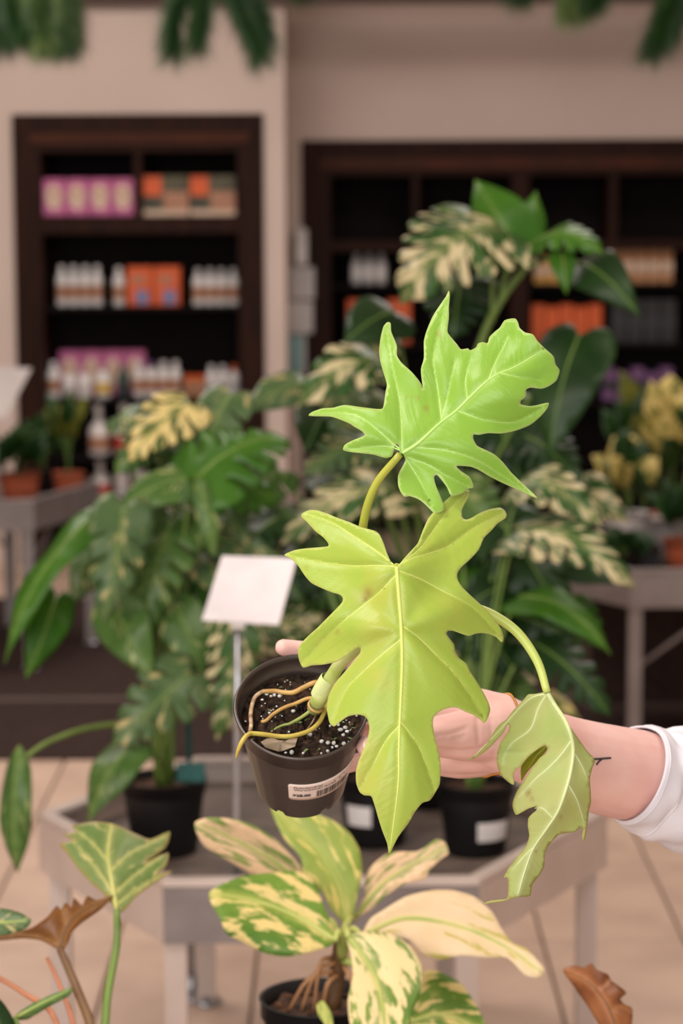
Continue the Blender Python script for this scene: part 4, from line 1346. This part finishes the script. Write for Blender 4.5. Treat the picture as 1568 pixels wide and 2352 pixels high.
sc = [(385, 1035), (430, 1085), (545, 1122), (580, 1118), (640, 1095), (695, 1075), (718, 1000), (650, 1008), (600, 1030), (545, 1025), (500, 995), (440, 1005)]
sv = [onsoil(*c3(*p), .005 + .0025 * math.sin(i * 1.7)) for i, p in enumerate(sc)]
cv = sum(sv, Vector()) / len(sv) - MP @ Vector((0, 0, -.002))
so_ = obj('dry_leaf_scrap', sv + [cv], [(i, (i + 1) % len(sv), len(sv)) for i in range(len(sv))], m_drybit, HP)
sm_ = so_.modifiers.new('thickness', 'SOLIDIFY')
sm_.thickness = .0005

# stem, sheath, petioles
s0 = onsoil(*c3(868, 745), .001)
st = [s0, P(*c3(905, 660), 1.842), P(*c3(960, 560), 1.835), P(*c3(1030, 440), 1.828), P(*c3(1110, 320), 1.822), P(*c3(1230, 200), 1.818), P(842, 1445, 1.815)]
stem = obj('stem', *tube(st, (.0058, .0062, .006, .0052, .005, .0052, .0052), 14, 5), m_pstem, HP, True)
for i, (x, y, dd) in enumerate(((880, 715, 1.845), (925, 625, 1.839))):
    a = P(*c3(x, y), dd)
    ax = (st[2] - st[1]).normalized()
    Mx = ax.to_track_quat('Z', 'Y').to_matrix()
    v, f = lathe([(.0058, -.0012), (.0068, -.0004), (.0068, .0004), (.0058, .0012)], 16, a, Mx)
    obj('node_ring', v, f, m_root, stem, True)
a = P(*c3(962, 520), 1.8335)
ax = (st[3] - st[2]).normalized()
Mx = ax.to_track_quat('Z', 'Y').to_matrix()
v, f = lathe([(.0064, -.012), (.0068, -.006), (.0066, .006), (.0058, .008)], 16, a, Mx)
obj('sheath', v, f, m_v3, stem, True)
tp = st[-1]
obj('petiole', *tube([st[-2], tp, P(826, 1330, 1.82), P(834, 1205, 1.815), P(862, 1115, 1.808), P(918, 1044, 1.80)], (.0045, .0044, .0038, .0034, .0031, .0028), 10, 6), m_pet1, HP, True)
obj('petiole', *tube([st[-2], tp, P(880, 1390, 1.805), P(908, 1330, 1.78), P(911, 1302, 1.752)], (.0045, .0044, .004, .0034, .003), 10, 6), m_pet1, HP, True)
obj('petiole', *tube([st[-2], P(900, 1430, 1.815), P(1010, 1395, 1.81), P(1080, 1396, 1.808), P(1133, 1414, 1.805), P(1190, 1455, 1.80), P(1234, 1520, 1.795), P(1256, 1590, 1.79)], (.0045, .0044, .0042, .004, .004, .0038, .0034, .003), 10, 6), m_pet3, HP, True)

T1 = lambda L: [(640 + x * .43367, 640 + y * .43367) for x, y in L]
T2 = lambda L: [(600 + x * .38265, 1100 + y * .38265) for x, y in L]
T4 = lambda L: [(960 + x * .38776, 1380 + y * .38776) for x, y in L]

o1 = T1([(655, 928), (640, 925), (637, 885), (622, 876), (612, 900), (600, 940), (570, 950), (545, 945), (500, 932), (440, 925), (380, 918), (341, 908), (350, 880), (395, 855), (455, 830), (435, 805), (400, 785), (375, 768), (320, 745), (270, 730), (160, 727), (180, 705), (230, 688), (290, 684), (350, 670), (440, 682), (540, 692), (555, 670), (565, 600), (572, 560), (555, 500), (538, 440), (532, 380), (540, 310), (555, 255), (575, 232), (592, 236), (595, 280), (612, 320), (626, 360), (625, 405), (650, 445), (700, 490), (735, 530), (755, 560), (763, 582), (757, 540), (752, 480), (768, 420), (768, 330), (785, 270), (815, 200), (850, 145), (885, 95), (900, 65), (906, 90), (900, 150), (900, 210), (893, 280), (915, 315), (945, 350), (965, 375), (1000, 370), (1015, 380), (1045, 365), (1055, 345), (1080, 337), (1105, 342), (1115, 310), (1145, 280), (1170, 260), (1195, 222), (1230, 212), (1255, 213), (1268, 235), (1275, 260), (1305, 285), (1345, 295), (1370, 330), (1410, 370), (1455, 412), (1465, 455), (1485, 480), (1485, 500), (1470, 540), (1430, 570), (1390, 583), (1335, 577), (1308, 590), (1310, 620), (1295, 637), (1282, 645), (1280, 665), (1320, 675), (1360, 672), (1428, 657), (1420, 690), (1385, 730), (1330, 775), (1255, 805), (1180, 820), (1110, 818), (1060, 827), (1032, 825), (1030, 850), (1050, 885), (1090, 905), (1140, 930), (1185, 970), (1230, 1025), (1290, 1085), (1368, 1158), (1345, 1156), (1270, 1120), (1190, 1085), (1120, 1050), (1060, 1015), (1020, 998), (980, 993), (940, 993), (965, 1020), (1010, 1050), (1028, 1085), (1030, 1108), (1005, 1112), (985, 1130), (950, 1145), (912, 1150), (890, 1105), (860, 1065), (838, 1040), (822, 1050), (830, 1090), (850, 1140), (872, 1195), (875, 1225), (850, 1240), (820, 1240), (785, 1205), (750, 1175), (720, 1160), (690, 1152), (665, 1155), (645, 1130), (632, 1095), (630, 1050), (640, 1020), (660, 985), (670, 960), (662, 938)])
r1 = T1([(655, 925), (740, 870), (850, 770), (940, 700), (1020, 620), (1100, 545), (1170, 500), (1225, 480), (1300, 440), (1400, 375)])
v1 = [T1(q) for q in ([(655, 918), (650, 780), (635, 620), (605, 470), (575, 290)], [(862, 750), (845, 600), (825, 480), (820, 400), (880, 140)], [(645, 905), (600, 870), (520, 800), (400, 720), (200, 712)], [(648, 912), (560, 885), (380, 902)], [(715, 893), (850, 905), (980, 935), (1100, 990), (1330, 1140)], [(945, 700), (1040, 735), (1110, 752), (1250, 760), (1400, 680)], [(680, 945), (800, 990), (880, 1040), (1000, 1100)], [(672, 950), (740, 1060), (810, 1200)], [(1000, 640), (990, 540), (1010, 440)], [(1110, 540), (1150, 440), (1220, 300)], [(1170, 500), (1260, 520), (1380, 540)], [(860, 755), (900, 600), (930, 440)])]
rs1 = [(p.x, p.y) for p in cr([Vector((a, b, 0)) for a, b in r1], 4)]


def dep1(x, y):
    d, u, s = segdist(np.array([[x, y]]), rs1)
    d, u, s = float(d[0]), float(u[0]), float(s[0])
    return 1.80 + (1045 - y) * .00012 + d * .00007 + .004 * math.sin(x * .021 + y * .013) + .003 * math.sin(y * .035 - x * .012) + (.0000004 * d * d if s < 0 else 0)


traced_leaf('leaf', HP, o1, r1, v1, dep1, H_up, step=7, vm=m_v1, vr=(.0016, .0005), groove=.0016, puff=.0032, gw=9, veinw=5.5, spotpts=[(1008, 768, 5), (978, 938, 5), (950, 912, 3), (932, 915, 2.5), (960, 915, 3)], label='upper fresh lime leaf')

o2 = T2([(820, 522), (850, 485), (900, 430), (940, 385), (965, 320), (1000, 240), (1050, 180), (1110, 125), (1165, 80), (1210, 66), (1248, 70), (1245, 105), (1220, 150), (1203, 190), (1205, 230), (1225, 245), (1260, 235), (1310, 205), (1370, 182), (1430, 173), (1460, 190), (1472, 215), (1465, 235), (1420, 265), (1380, 310), (1335, 355), (1305, 425), (1250, 485), (1200, 530), (1175, 570), (1180, 610), (1205, 650), (1250, 695), (1300, 740), (1350, 785), (1400, 845), (1435, 895), (1452, 945), (1448, 978), (1435, 975), (1410, 950), (1370, 932), (1320, 925), (1285, 930), (1245, 942), (1200, 930), (1150, 912), (1118, 912), (1110, 930), (1130, 960), (1155, 995), (1160, 1030), (1185, 1075), (1230, 1110), (1250, 1155), (1290, 1215), (1330, 1280), (1360, 1340), (1372, 1385), (1360, 1430), (1338, 1465), (1310, 1440), (1270, 1415), (1220, 1395), (1180, 1375), (1140, 1372), (1090, 1385), (1050, 1410), (1030, 1440), (1030, 1490), (1045, 1570), (1065, 1640), (1075, 1720), (1070, 1830), (1045, 1880), (1010, 1930), (965, 1945), (920, 2000), (880, 2070), (820, 2150), (768, 2252), (755, 2190), (725, 2110), (700, 2030), (680, 1960), (660, 1905), (620, 1900), (590, 1880), (570, 1830), (567, 1760), (585, 1690), (610, 1630), (635, 1570), (648, 1500), (640, 1450), (620, 1425), (580, 1415), (520, 1425), (470, 1460), (435, 1486), (410, 1465), (400, 1420), (392, 1370), (405, 1300), (440, 1230), (500, 1160), (550, 1100), (590, 1050), (597, 1020), (580, 1010), (550, 1030), (490, 1075), (440, 1100), (370, 1115), (300, 1120), (250, 1133), (228, 1090), (220, 1030), (240, 985), (290, 935), (340, 890), (400, 830), (450, 780), (485, 740), (488, 715), (470, 695), (420, 680), (360, 655), (300, 625), (260, 580), (220, 520), (180, 480), (140, 460), (150, 448), (200, 428), (260, 418), (330, 412), (400, 405), (400, 385), (370, 350), (320, 310), (280, 265), (240, 225), (250, 205), (290, 188), (340, 190), (400, 210), (460, 235), (530, 260), (600, 290), (680, 312), (710, 335), (735, 390), (755, 450), (785, 508), (808, 518)])
r2 = T2([(812, 530), (825, 700), (840, 900), (845, 1100), (838, 1300), (830, 1480), (825, 1650), (820, 1850), (770, 2235)])
v2 = [T2(q) for q in ([(805, 528), (700, 520), (560, 522), (400, 505), (170, 462)], [(798, 520), (700, 440), (550, 340), (420, 260), (265, 208)], [(822, 528), (900, 480), (1000, 450), (1130, 400), (1280, 290), (1450, 205)], [(825, 520), (950, 420), (1060, 270), (1140, 170), (1232, 82)], [(818, 550), (950, 600), (1080, 670), (1200, 730), (1300, 800), (1440, 955)], [(815, 570), (700, 690), (560, 800), (420, 920), (250, 1105)], [(842, 880), (940, 950), (1050, 1060), (1150, 1160), (1260, 1310), (1338, 1445)], [(842, 960), (720, 1060), (600, 1170), (500, 1280), (430, 1460)], [(832, 1455), (900, 1540), (960, 1640), (1040, 1860)], [(830, 1480), (750, 1570), (680, 1700), (595, 1860)])]
rs2 = [(p.x, p.y) for p in cr([Vector((a, b, 0)) for a, b in r2], 4)]


def dep2(x, y):
    d, u, s = segdist(np.array([[x, y]]), rs2)
    d = float(d[0])
    lob = .004 * math.sin(math.atan2(y - 1450, x - 920) * 5 + .6) * min(1, d / 120)
    return 1.748 - (y - 1300) * .00010 + d * .00009 + .0000003 * d * d + lob + (max(0, 1300 - y) ** 2) * 4e-7 + max(0, y - 1700) ** 2 * 3e-7


traced_leaf('leaf', HP, o2, r2, v2, dep2, H_mid, step=7, vm=m_v2, vr=(.0018, .0005), groove=.0018, puff=.0030, gw=9, veinw=6, spotpts=[(845, 1362, 9), (838, 1375, 7), (775, 1452, 4), (702, 1303, 3)], label='large golden lime leaf hanging in front')

o3 = T4([(765, 540), (690, 552), (650, 555), (620, 590), (570, 640), (525, 700), (490, 725), (460, 760), (430, 810), (390, 870), (340, 915), (296, 940), (350, 925), (410, 880), (460, 830), (505, 780), (530, 730), (540, 745), (535, 775), (505, 815), (480, 860), (468, 920), (470, 975), (490, 1030), (530, 1070), (562, 1090), (568, 1075), (562, 1040), (575, 1005), (610, 975), (650, 925), (700, 885), (750, 855), (768, 875), (755, 905), (720, 930), (690, 970), (650, 1030), (610, 1090), (580, 1140), (560, 1200), (565, 1240), (580, 1268), (610, 1255), (650, 1232), (700, 1217), (700, 1240), (670, 1265), (652, 1290), (650, 1340), (658, 1390), (640, 1450), (590, 1510), (545, 1570), (515, 1620), (508, 1640), (530, 1640), (535, 1690), (528, 1762), (480, 1770), (420, 1778), (382, 1798), (430, 1790), (500, 1780), (580, 1755), (640, 1752), (665, 1740), (675, 1680), (720, 1620), (745, 1570), (750, 1500), (770, 1450), (830, 1385), (880, 1375), (930, 1365), (965, 1340), (978, 1350), (970, 1400), (978, 1425), (990, 1390), (1000, 1330), (1010, 1240), (1022, 1190), (1018, 1100), (1015, 1050), (1030, 990), (1045, 945), (1000, 890), (950, 820), (890, 735), (830, 650), (790, 570)])
r3 = T4([(765, 545), (810, 620), (870, 710), (905, 800), (918, 890), (905, 1000), (880, 1100), (830, 1240), (760, 1350), (680, 1470), (625, 1620), (592, 1740)])
v3 = [T4(q) for q in ([(762, 550), (710, 640), (665, 760), (560, 840), (510, 920), (505, 970)], [(905, 830), (840, 920), (760, 1000), (700, 1050), (600, 1160)], [(918, 895), (970, 980), (1000, 1060)], [(757, 552), (690, 566), (630, 605), (560, 680), (490, 760), (330, 925)], [(885, 1085), (940, 1180), (985, 1330)], [(800, 1290), (740, 1230), (690, 1228)], [(690, 1455), (640, 1500), (560, 1590)])]
rs3 = [(p.x, p.y) for p in cr([Vector((a, b, 0)) for a, b in r3], 4)]


def dep3(x, y):
    d, u, s = segdist(np.array([[x, y]]), rs3)
    d, u, s = float(d[0]), float(u[0]), float(s[0])
    e = d * (.00030 if s < 0 else .00012)
    return 1.79 + e - .02 * math.sin(min(1, u * 1.2) * 2.4) + .003 * math.sin(y * .04 + x * .02) + (0.0 if s < 0 else .0000005 * d * d)


lf3 = traced_leaf('leaf', HP, o3, r3, v3, dep3, H_old, step=7, vm=m_v3, vr=(.0020, .0005), groove=-.0008, puff=-.002, gw=8, veinw=6, spotpts=[(1213, 1822, 6), (1222, 1836, 4), (1285, 1875, 4), (1228, 1955, 4), (1215, 1815, 3)], label='drooping pale leaf seen from behind')
o3b = T4([(752, 858), (700, 885), (650, 930), (612, 978), (608, 1020), (612, 1066), (640, 1020), (690, 965), (735, 915), (762, 880)])
H_in = leafmat('lime_leaf_inner', (140, 152, 36), (158, 164, 46), (170, 170, 60), trans=.3, rough=.45)
traced_leaf('curled_lobe', HP, o3b, T4([(755, 862), (690, 930), (612, 1055)]), [], lambda x, y: 1.822 + (y - 1715) * .00005, H_in, step=8, vm=m_v2, vr=(.0008, .0004))


# sticker wrapped on the pot, with print
def onpot(phi, z, out=.0004):
    r = pot_r(z) * 1.004 + out
    a = R(-90 + phi)
    return PC + MP @ Vector((r * math.cos(a), r * math.sin(a), z))


PH0, PH1, SZ0, SZ1 = -12.0, 70.0, -.0675, -.0425
n = 40
nz = 6
V, Fc = [], []
for i in range(n + 1):
    u = i / n
    for j in range(nz + 1):
        w_ = j / nz
        # rounded corners
        ex = min(u, 1 - u) * 64
        cut = .0022 * max(0, 1 - ex / 2.2) ** 2
        z = SZ0 + cut + (SZ1 - SZ0 - 2 * cut) * w_
        V.append(onpot(PH0 + (PH1 - PH0) * u, z, .0003))
for i in range(n):
    for j in range(nz):
        k = i * (nz + 1) + j
        Fc.append((k, k + nz + 1, k + nz + 2, k + 1))
stk = obj('sticker', V, Fc, m_stick, HP, True)
sm_ = stk.modifiers.new('thickness', 'SOLIDIFY')
sm_.thickness = .00025
stk['label'] = 'white price sticker with barcode'
SW = R(PH1 - PH0) * pot_r(-.055)      # width in metres


def stk_pt(x, y, out=.0007):
    return onpot(PH0 + math.degrees(x / pot_r(-.055)), SZ0 + y, out)


def print_text(s, x, y, size, bold=0.0):
    cu = bpy.data.curves.new('txt', 'FONT')
    cu.body = s
    cu.size = size
    cu.offset = bold
    ob = bpy.data.objects.new('txt', cu)
    COL.objects.link(ob)
    bpy.context.view_layer.update()
    me = ob.to_mesh()
    v = [stk_pt(x + q.co.x, y + q.co.y) for q in me.vertices]
    f = [tuple(p.vertices) for p in me.polygons]
    ob.to_mesh_clear()
    bpy.data.objects.remove(ob)
    bpy.data.curves.remove(cu)
    return v, f


prn = [print_text('Philodendron', .0042, .0186, .0042), print_text('Warscewiczii Aurea', .0042, .0152, .0042), print_text('$28.00', .0032, .0058, .0052, .00018), print_text('c', .0365, .0178, .004)]
# small ring mark at the upper right
vv, ff = [], []
for i in range(20):
    a = 2 * math.pi * i / 20
    for r in (.0026, .0030):
        vv.append(stk_pt(.0445 + r * math.cos(a), .0190 + r * math.sin(a)))
for i in range(16):
    ff.append((2 * i, 2 * i + 1, 2 * ((i + 1) % 20) + 1, 2 * ((i + 1) % 20)))
prn.append((vv, ff))
rb = random.Random(21)
x = .0225
while x < .0530:
    wd = rb.choice((.0004, .0004, .0007, .0010))
    prn.append(([stk_pt(x, .0032), stk_pt(x + wd, .0032), stk_pt(x + wd, .0125), stk_pt(x, .0125)], [(0, 1, 2, 3)]))
    x += wd + rb.choice((.00035, .00045, .0008))
obj('sticker_print', *join(*prn), m_ink, stk)

# ------------------------------------------------------------------ the person's arm
m_skin = NT('skin')
tcn = m_skin.n('ShaderNodeTexCoord')
n1 = m_skin.n('ShaderNodeTexNoise', Scale=28.0, Detail=5)
m_skin.l(tcn.outputs['Object'], n1.inputs['Vector'])
n2 = m_skin.n('ShaderNodeTexNoise', Scale=420.0, Detail=3)
m_skin.l(tcn.outputs['Object'], n2.inputs['Vector'])
m_skin.l(m_skin.mix(m_skin.ramp(n1.outputs[0], .3, .7), lin((226, 188, 180)), lin((216, 168, 160))), m_skin.b.inputs['Base Color'])
bpn = m_skin.n('ShaderNodeBump', Strength=.25, Distance=.0006)
m_skin.l(n2.outputs[0], bpn.inputs['Height'])
m_skin.l(bpn.outputs[0], m_skin.b.inputs['Normal'])
m_skin.b.inputs['Roughness'].default_value = .5
m_skin.b.inputs['Subsurface Weight'].default_value = .25
m_skin.b.inputs['Subsurface Radius'].default_value = (.010, .004, .002)
m_skin.b.inputs['Subsurface Scale'].default_value = .5
SKIN = m_skin.m
m_nail = mat('nail', (236, 196, 186), .25)
m_cloth = mat('white_jersey', (226, 226, 234), .85, (216, 216, 226), 30, bump=.1)
m_gold_ = mat('gold_chain', (206, 150, 70), .3, (190, 130, 60), 60, metal=.9)

PE = thing('person', P(1160, 1690, 1.93), 'person in white sleeve reaching in from the right, tattooed forearm, gripping the pot', 'person')


def cap(pts, radii, sides=14):
    pts = [Vector(p) for p in pts]
    v, f = tube(pts, radii, sides, 4)
    return join((v, f), ell(pts[0], radii[0], radii[0], radii[0], 12, 8), ell(pts[-1], radii[-1], radii[-1], radii[-1], 12, 8))


arm = [(P(1420 + 420, 1878, 2.14), .040), (P(1600, 1818, 2.02), .0385), (P(1480, 1786, 1.982), .0390), (P(1390, 1768, 1.965), .038), (P(1300, 1742, 1.95), .0350), (P(1220, 1712, 1.937), .0325), (P(1150, 1688, 1.928), .0312)]
parts = [cap([a for a, r in arm], [r for a, r in arm], 24)]
# palm: wrist to knuckles, several rays, so the hand is broad
for (y1, d1, r1_) in ((1625, 1.958, .018), (1655, 1.966, .017), (1690, 1.970, .016), (1725, 1.966, .0145)):
    parts.append(cap([P(1150, 1660 + (y1 - 1625) * .5, 1.932), P(1050, y1 + 6, (1.932 + d1) / 2), P(940, y1, d1)], [.024, .021, r1_], 14))
# thenar pad and heel of the hand
parts.append(cap([P(1135, 1690, 1.915), P(1065, 1690, 1.905), P(1000, 1692, 1.893)], [.021, .021, .0165]))
parts.append(cap([P(1130, 1735, 1.925), P(1060, 1738, 1.93), P(980, 1740, 1.955)], [.0135, .0140, .0125]))
# thumb along the front right of the pot
parts.append(cap([P(1020, 1692, 1.893), P(945, 1700, 1.874), P(885, 1708, 1.862), P(842, 1714, 1.853)], [.0150, .0115, .0104, .0088]))
# four fingers closed behind the pot
parts.append(cap([P(950, 1622, 1.958), P(850, 1545, 1.968), P(745, 1503, 1.950), P(650, 1487, 1.936)], [.0125, .0095, .0085, .0072]))
parts.append(cap([P(950, 1655, 1.966), P(860, 1612, 1.985), P(755, 1625, 1.985), P(672, 1650, 1.968)], [.0125, .0098, .0088, .0075]))
parts.append(cap([P(950, 1692, 1.970), P(865, 1680, 1.992), P(775, 1700, 1.993), P(705, 1722, 1.978)], [.012, .0094, .0084, .0072]))
parts.append(cap([P(950, 1726, 1.966), P(880, 1735, 1.988), P(815, 1752, 1.99), P(765, 1768, 1.982)], [.0105, .0082, .0074, .0064]))
V, Fc = join(*parts)
body = obj('body', V, Fc, SKIN, PE, True)
rm = body.modifiers.new('remesh', 'REMESH')
rm.mode = 'VOXEL'
rm.voxel_size = .0019
rm.use_smooth_shade = True
sm = body.modifiers.new('smooth', 'SMOOTH')
sm.factor = .5
sm.iterations = 9
bpy.context.view_layer.update()
dg = bpy.context.evaluated_depsgraph_get()
ev = body.evaluated_get(dg)
nm = bpy.data.meshes.new_from_object(ev)
body.modifiers.clear()
old = body.data
body.data = nm
bpy.data.meshes.remove(old)
if not nm.materials:
    nm.materials.append(SKIN)
nm.polygons.foreach_set('use_smooth', [True] * len(nm.polygons))
from mathutils.bvhtree import BVHTree
# palm creases pressed into the skin (pixel paths seen on the heel of the hand)
off = wloc(PE)
co = np.empty(len(nm.vertices) * 3, np.float64)
nm.vertices.foreach_get('co', co)
co = co.reshape(-1, 3)
bvh = BVHTree.FromPolygons([tuple(c) for c in co], [tuple(p.vertices) for p in nm.polygons])


def skinhit(px, py):
    d = (P(px, py, 1) - CAM).normalized()
    h = bvh.ray_cast(CAM - off, d)
    return h[0], h[1]


nrm_ = np.empty(len(nm.vertices) * 3, np.float64)
nm.vertices.foreach_get('normal', nrm_)
nrm_ = nrm_.reshape(-1, 3)
push = np.zeros(len(co))
for path, dp, wd in (([(1002, 1722), (1050, 1728), (1100, 1722), (1140, 1705)], .0028, .0035), ([(1005, 1690), (1040, 1684), (1070, 1672)], .0012, .002), ([(1010, 1700), (1040, 1698), (1065, 1690)], .001, .002), ([(1096, 1650), (1098, 1690), (1100, 1715)], .0012, .0022), ([(1125, 1640), (1130, 1690), (1135, 1730)], .0010, .002)):
    hp = [skinhit(p.x, p.y)[0] for p in cr([Vector((a, b, 0)) for a, b in path], 6)]
    hp = np.array([tuple(h) for h in hp if h is not None])
    if len(hp):
        dd = np.min(np.linalg.norm(co[:, None, :] - hp[None, :, :], axis=2), axis=1)
        push = np.maximum(push, dp * np.exp(-(dd / wd) ** 2))
co -= nrm_ * push[:, None]
nm.vertices.foreach_set('co', co.ravel())
nm.update()

# tattoo: thin twig lines lying on the skin
def inkline(path, r):
    q = []
    for p in cr([Vector((a, b, 0)) for a, b in path], 6):
        h, nn = skinhit(p.x, p.y)
        if h is not None:
            q.append(h + off + nn * .0001)
    return tube(q, r, 6, 1)


obj('tattoo', *join(inkline([(1245, 1738), (1300, 1741), (1350, 1744), (1402, 1741)], .0009), inkline([(1382, 1743), (1374, 1750), (1369, 1757)], .0008), inkline([(1350, 1744), (1358, 1736)], .0006)), m_ink, body, True)
# thumbnail
h, nn = skinhit(846, 1712)
if h is not None:
    Mx = nn.to_track_quat('Z', 'Y').to_matrix()
    obj('thumbnail', *ell(h + off - nn * .0004, .0050, .0062, .0012, 14, 8, Mx), m_nail, body, True)
# bracelet chain
wc, wr_ = P(1152, 1688, 1.9285), .0325
ax = (arm[-1][0] - arm[-2][0]).normalized()
Mx = ax.to_track_quat('Z', 'Y').to_matrix()
bb = []
for i in range(90):
    a = 2 * math.pi * i / 90
    o_ = Mx @ Vector((math.cos(a), math.sin(a), .12 * math.sin(a)))
    hit = bvh.ray_cast(wc - off + o_ * .08, -o_)
    q = (hit[0] + off + o_ * .0006) if hit[0] is not None else wc + o_ * wr_
    bb.append(ell(q, .0011, .0011, .0011, 6, 4))
tag(obj('bracelet', *join(*bb), m_gold_, PE, True), 'fine gold bracelet chain')

# sleeve with hem
sl = [(P(1472, 1783, 1.981), .0398), (P(1500, 1791, 1.992), .0416), (P(1530, 1798, 2.0), .0442), (P(1580, 1808, 2.018), .0480), (P(1680, 1832, 2.055), .053), (P(1800, 1864, 2.10), .057), (P(2050, 1930, 2.2), .062), (P(2300, 1900, 2.3), .068)]
path = cr([a for a, r in sl], 6)
N = len(path)
V, Fc = [], []
ns = 48
prev = Vector((0, 0, 1))
for i, p in enumerate(path):
    t_ = (path[min(i + 1, N - 1)] - path[max(i - 1, 0)]).normalized()
    a = (prev - t_ * prev.dot(t_)).normalized()
    prev = a
    b = t_.cross(a)
    rr = float(np.interp(i / (N - 1) * (len(sl) - 1), range(len(sl)), [r for _, r in sl]))
    for k in range(ns):
        th = 2 * math.pi * k / ns
        fold = .0016 * math.sin(th * 3 + i * .55) * min(1, i / 4) + .0012 * math.sin(th * 7 - i * .8) * min(1, i / 6)
        droop = .004 * max(0, -math.cos(th)) * min(1, i / 8)
        vdir = a * math.cos(th) + b * math.sin(th)
        V.append(p + vdir * (rr + fold + droop) - t_ * (.022 * max(0, -vdir.y) + .008) * max(0, 1 - i / 12))
for i in range(N - 1):
    for k in range(ns):
        Fc.append((i * ns + k, i * ns + (k + 1) % ns, (i + 1) * ns + (k + 1) % ns, (i + 1) * ns + k))
slv = obj('sleeve', V, Fc, m_cloth, PE, True)
s_ = slv.modifiers.new('thickness', 'SOLIDIFY')
s_.thickness = .0018
s_.offset = 1
for i in (1, 7):
    ring = [V[i * ns + k] for k in range(ns)] + [V[i * ns]]
    cen = sum(ring[:-1], Vector()) / ns
    ring = [q + (q - cen).normalized() * .0014 for q in ring]
    obj('hem', *tube(ring, .0011, 6, 1), m_cloth, slv, True)

# ------------------------------------------------------------------ pine garlands hanging from a rail above
def spray(t, tip0, tip1, nn, ln, m, seed, rad=.0012):
    """one hanging pine branch: stem and needles"""
    rng = random.Random(seed)
    a, b = Vector(tip0), Vector(tip1)
    mid = a.lerp(b, .5) + Vector((rng.uniform(-.02, .02), rng.uniform(-.03, .03), 0))
    path = cr([a, mid, b], 12)
    br = obj('branch', *tube([a, mid, b], (.005, .002), 6, 4), m_stemb, t, True)
    V, Fc = [], []
    for i in range(nn):
        k = rng.random()
        p = path[min(int(k * (len(path) - 1)), len(path) - 2)]
        tdir = (b - a).normalized()
        q = Vector((rng.gauss(0, 1), rng.gauss(0, 1), rng.gauss(0, 1)))
        q = (q - tdir * q.dot(tdir)).normalized()
        dirn = (tdir * rng.uniform(.75, 1.2) + q * rng.uniform(.2, .75)).normalized()
        L = ln * rng.uniform(.7, 1.1)
        s = q.cross(dirn).normalized() * rad
        s2 = s.cross(dirn).normalized() * rad
        n0 = len(V)
        V += [p + s, p - s * .5 + s2, p - s * .5 - s2, p + dirn * L]
        Fc += [(n0, n0 + 1, n0 + 3), (n0 + 1, n0 + 2, n0 + 3), (n0 + 2, n0, n0 + 3)]
    tag(obj('needles', V, Fc, m, br), None, None, None, 'stuff')


gd = 6.4
rail = obj('garland_rail', *tube([P(-700, -111, gd), P(2300, -111, gd)], .016, 10, 2), m_brown, loc=P(784, -90, gd))
tag(rail, 'brown rail above the aisle carrying the pine garlands', 'rail')
for nm_, lab, lst in (
    ('pine_garland', 'thick clump of green pine garland in the top left corner', [((30, -60), (10, 80), 0), ((90, -60), (110, 85), 0), ((140, -60), (165, 75), 0), ((-30, -60), (-30, 90), 0), ((60, -50), (90, 90), 1), ((150, -60), (150, 90), 0), ((110, -60), (60, 60), 0), ((0, -60), (40, 70), 0), ((120, -60), (135, 60), 1), ((-60, -60), (-10, 60), 0)]),
    ('pine_garland', 'forked pine branch hanging left of the pale pier', [((440, -60), (400, 105), 0), ((460, -60), (450, 90), 0), ((500, -60), (590, 120), 2), ((540, -60), (600, 90), 0)]),
    ('pine_garland', 'single dark pine branch hanging in the top right corner', [((1560, -60), (1495, 105), 0), ((1600, -60), (1545, 60), 0), ((1580, -60), (1520, 80), 0)]),
    ('pine_garland', 'short pine sprig peeking in at the top right', [((1290, -80), (1300, 5), 1), ((1200, -80), (1195, -30), 0), ((1370, -80), (1360, -15), 0), ((1330, -80), (1330, -5), 1)]),
    ('pine_garland', 'tiny pine tip at the top edge right of the pier', [((680, -90), (690, -40), 0)]),
):
    x_, y_ = lst[0][0]
    t = thing(nm_, P(x_, -80, gd), lab, 'garland', 'pine garlands')
    for i, (a, b, k) in enumerate(lst):
        spray(t, P(a[0], a[1] - 30, gd + random.uniform(-.05, .05)), P(b[0], b[1], gd + random.uniform(-.08, .08)), 1100, .105, m_needle2 if k == 1 else m_needle, int(a[0]) + i, .0012)
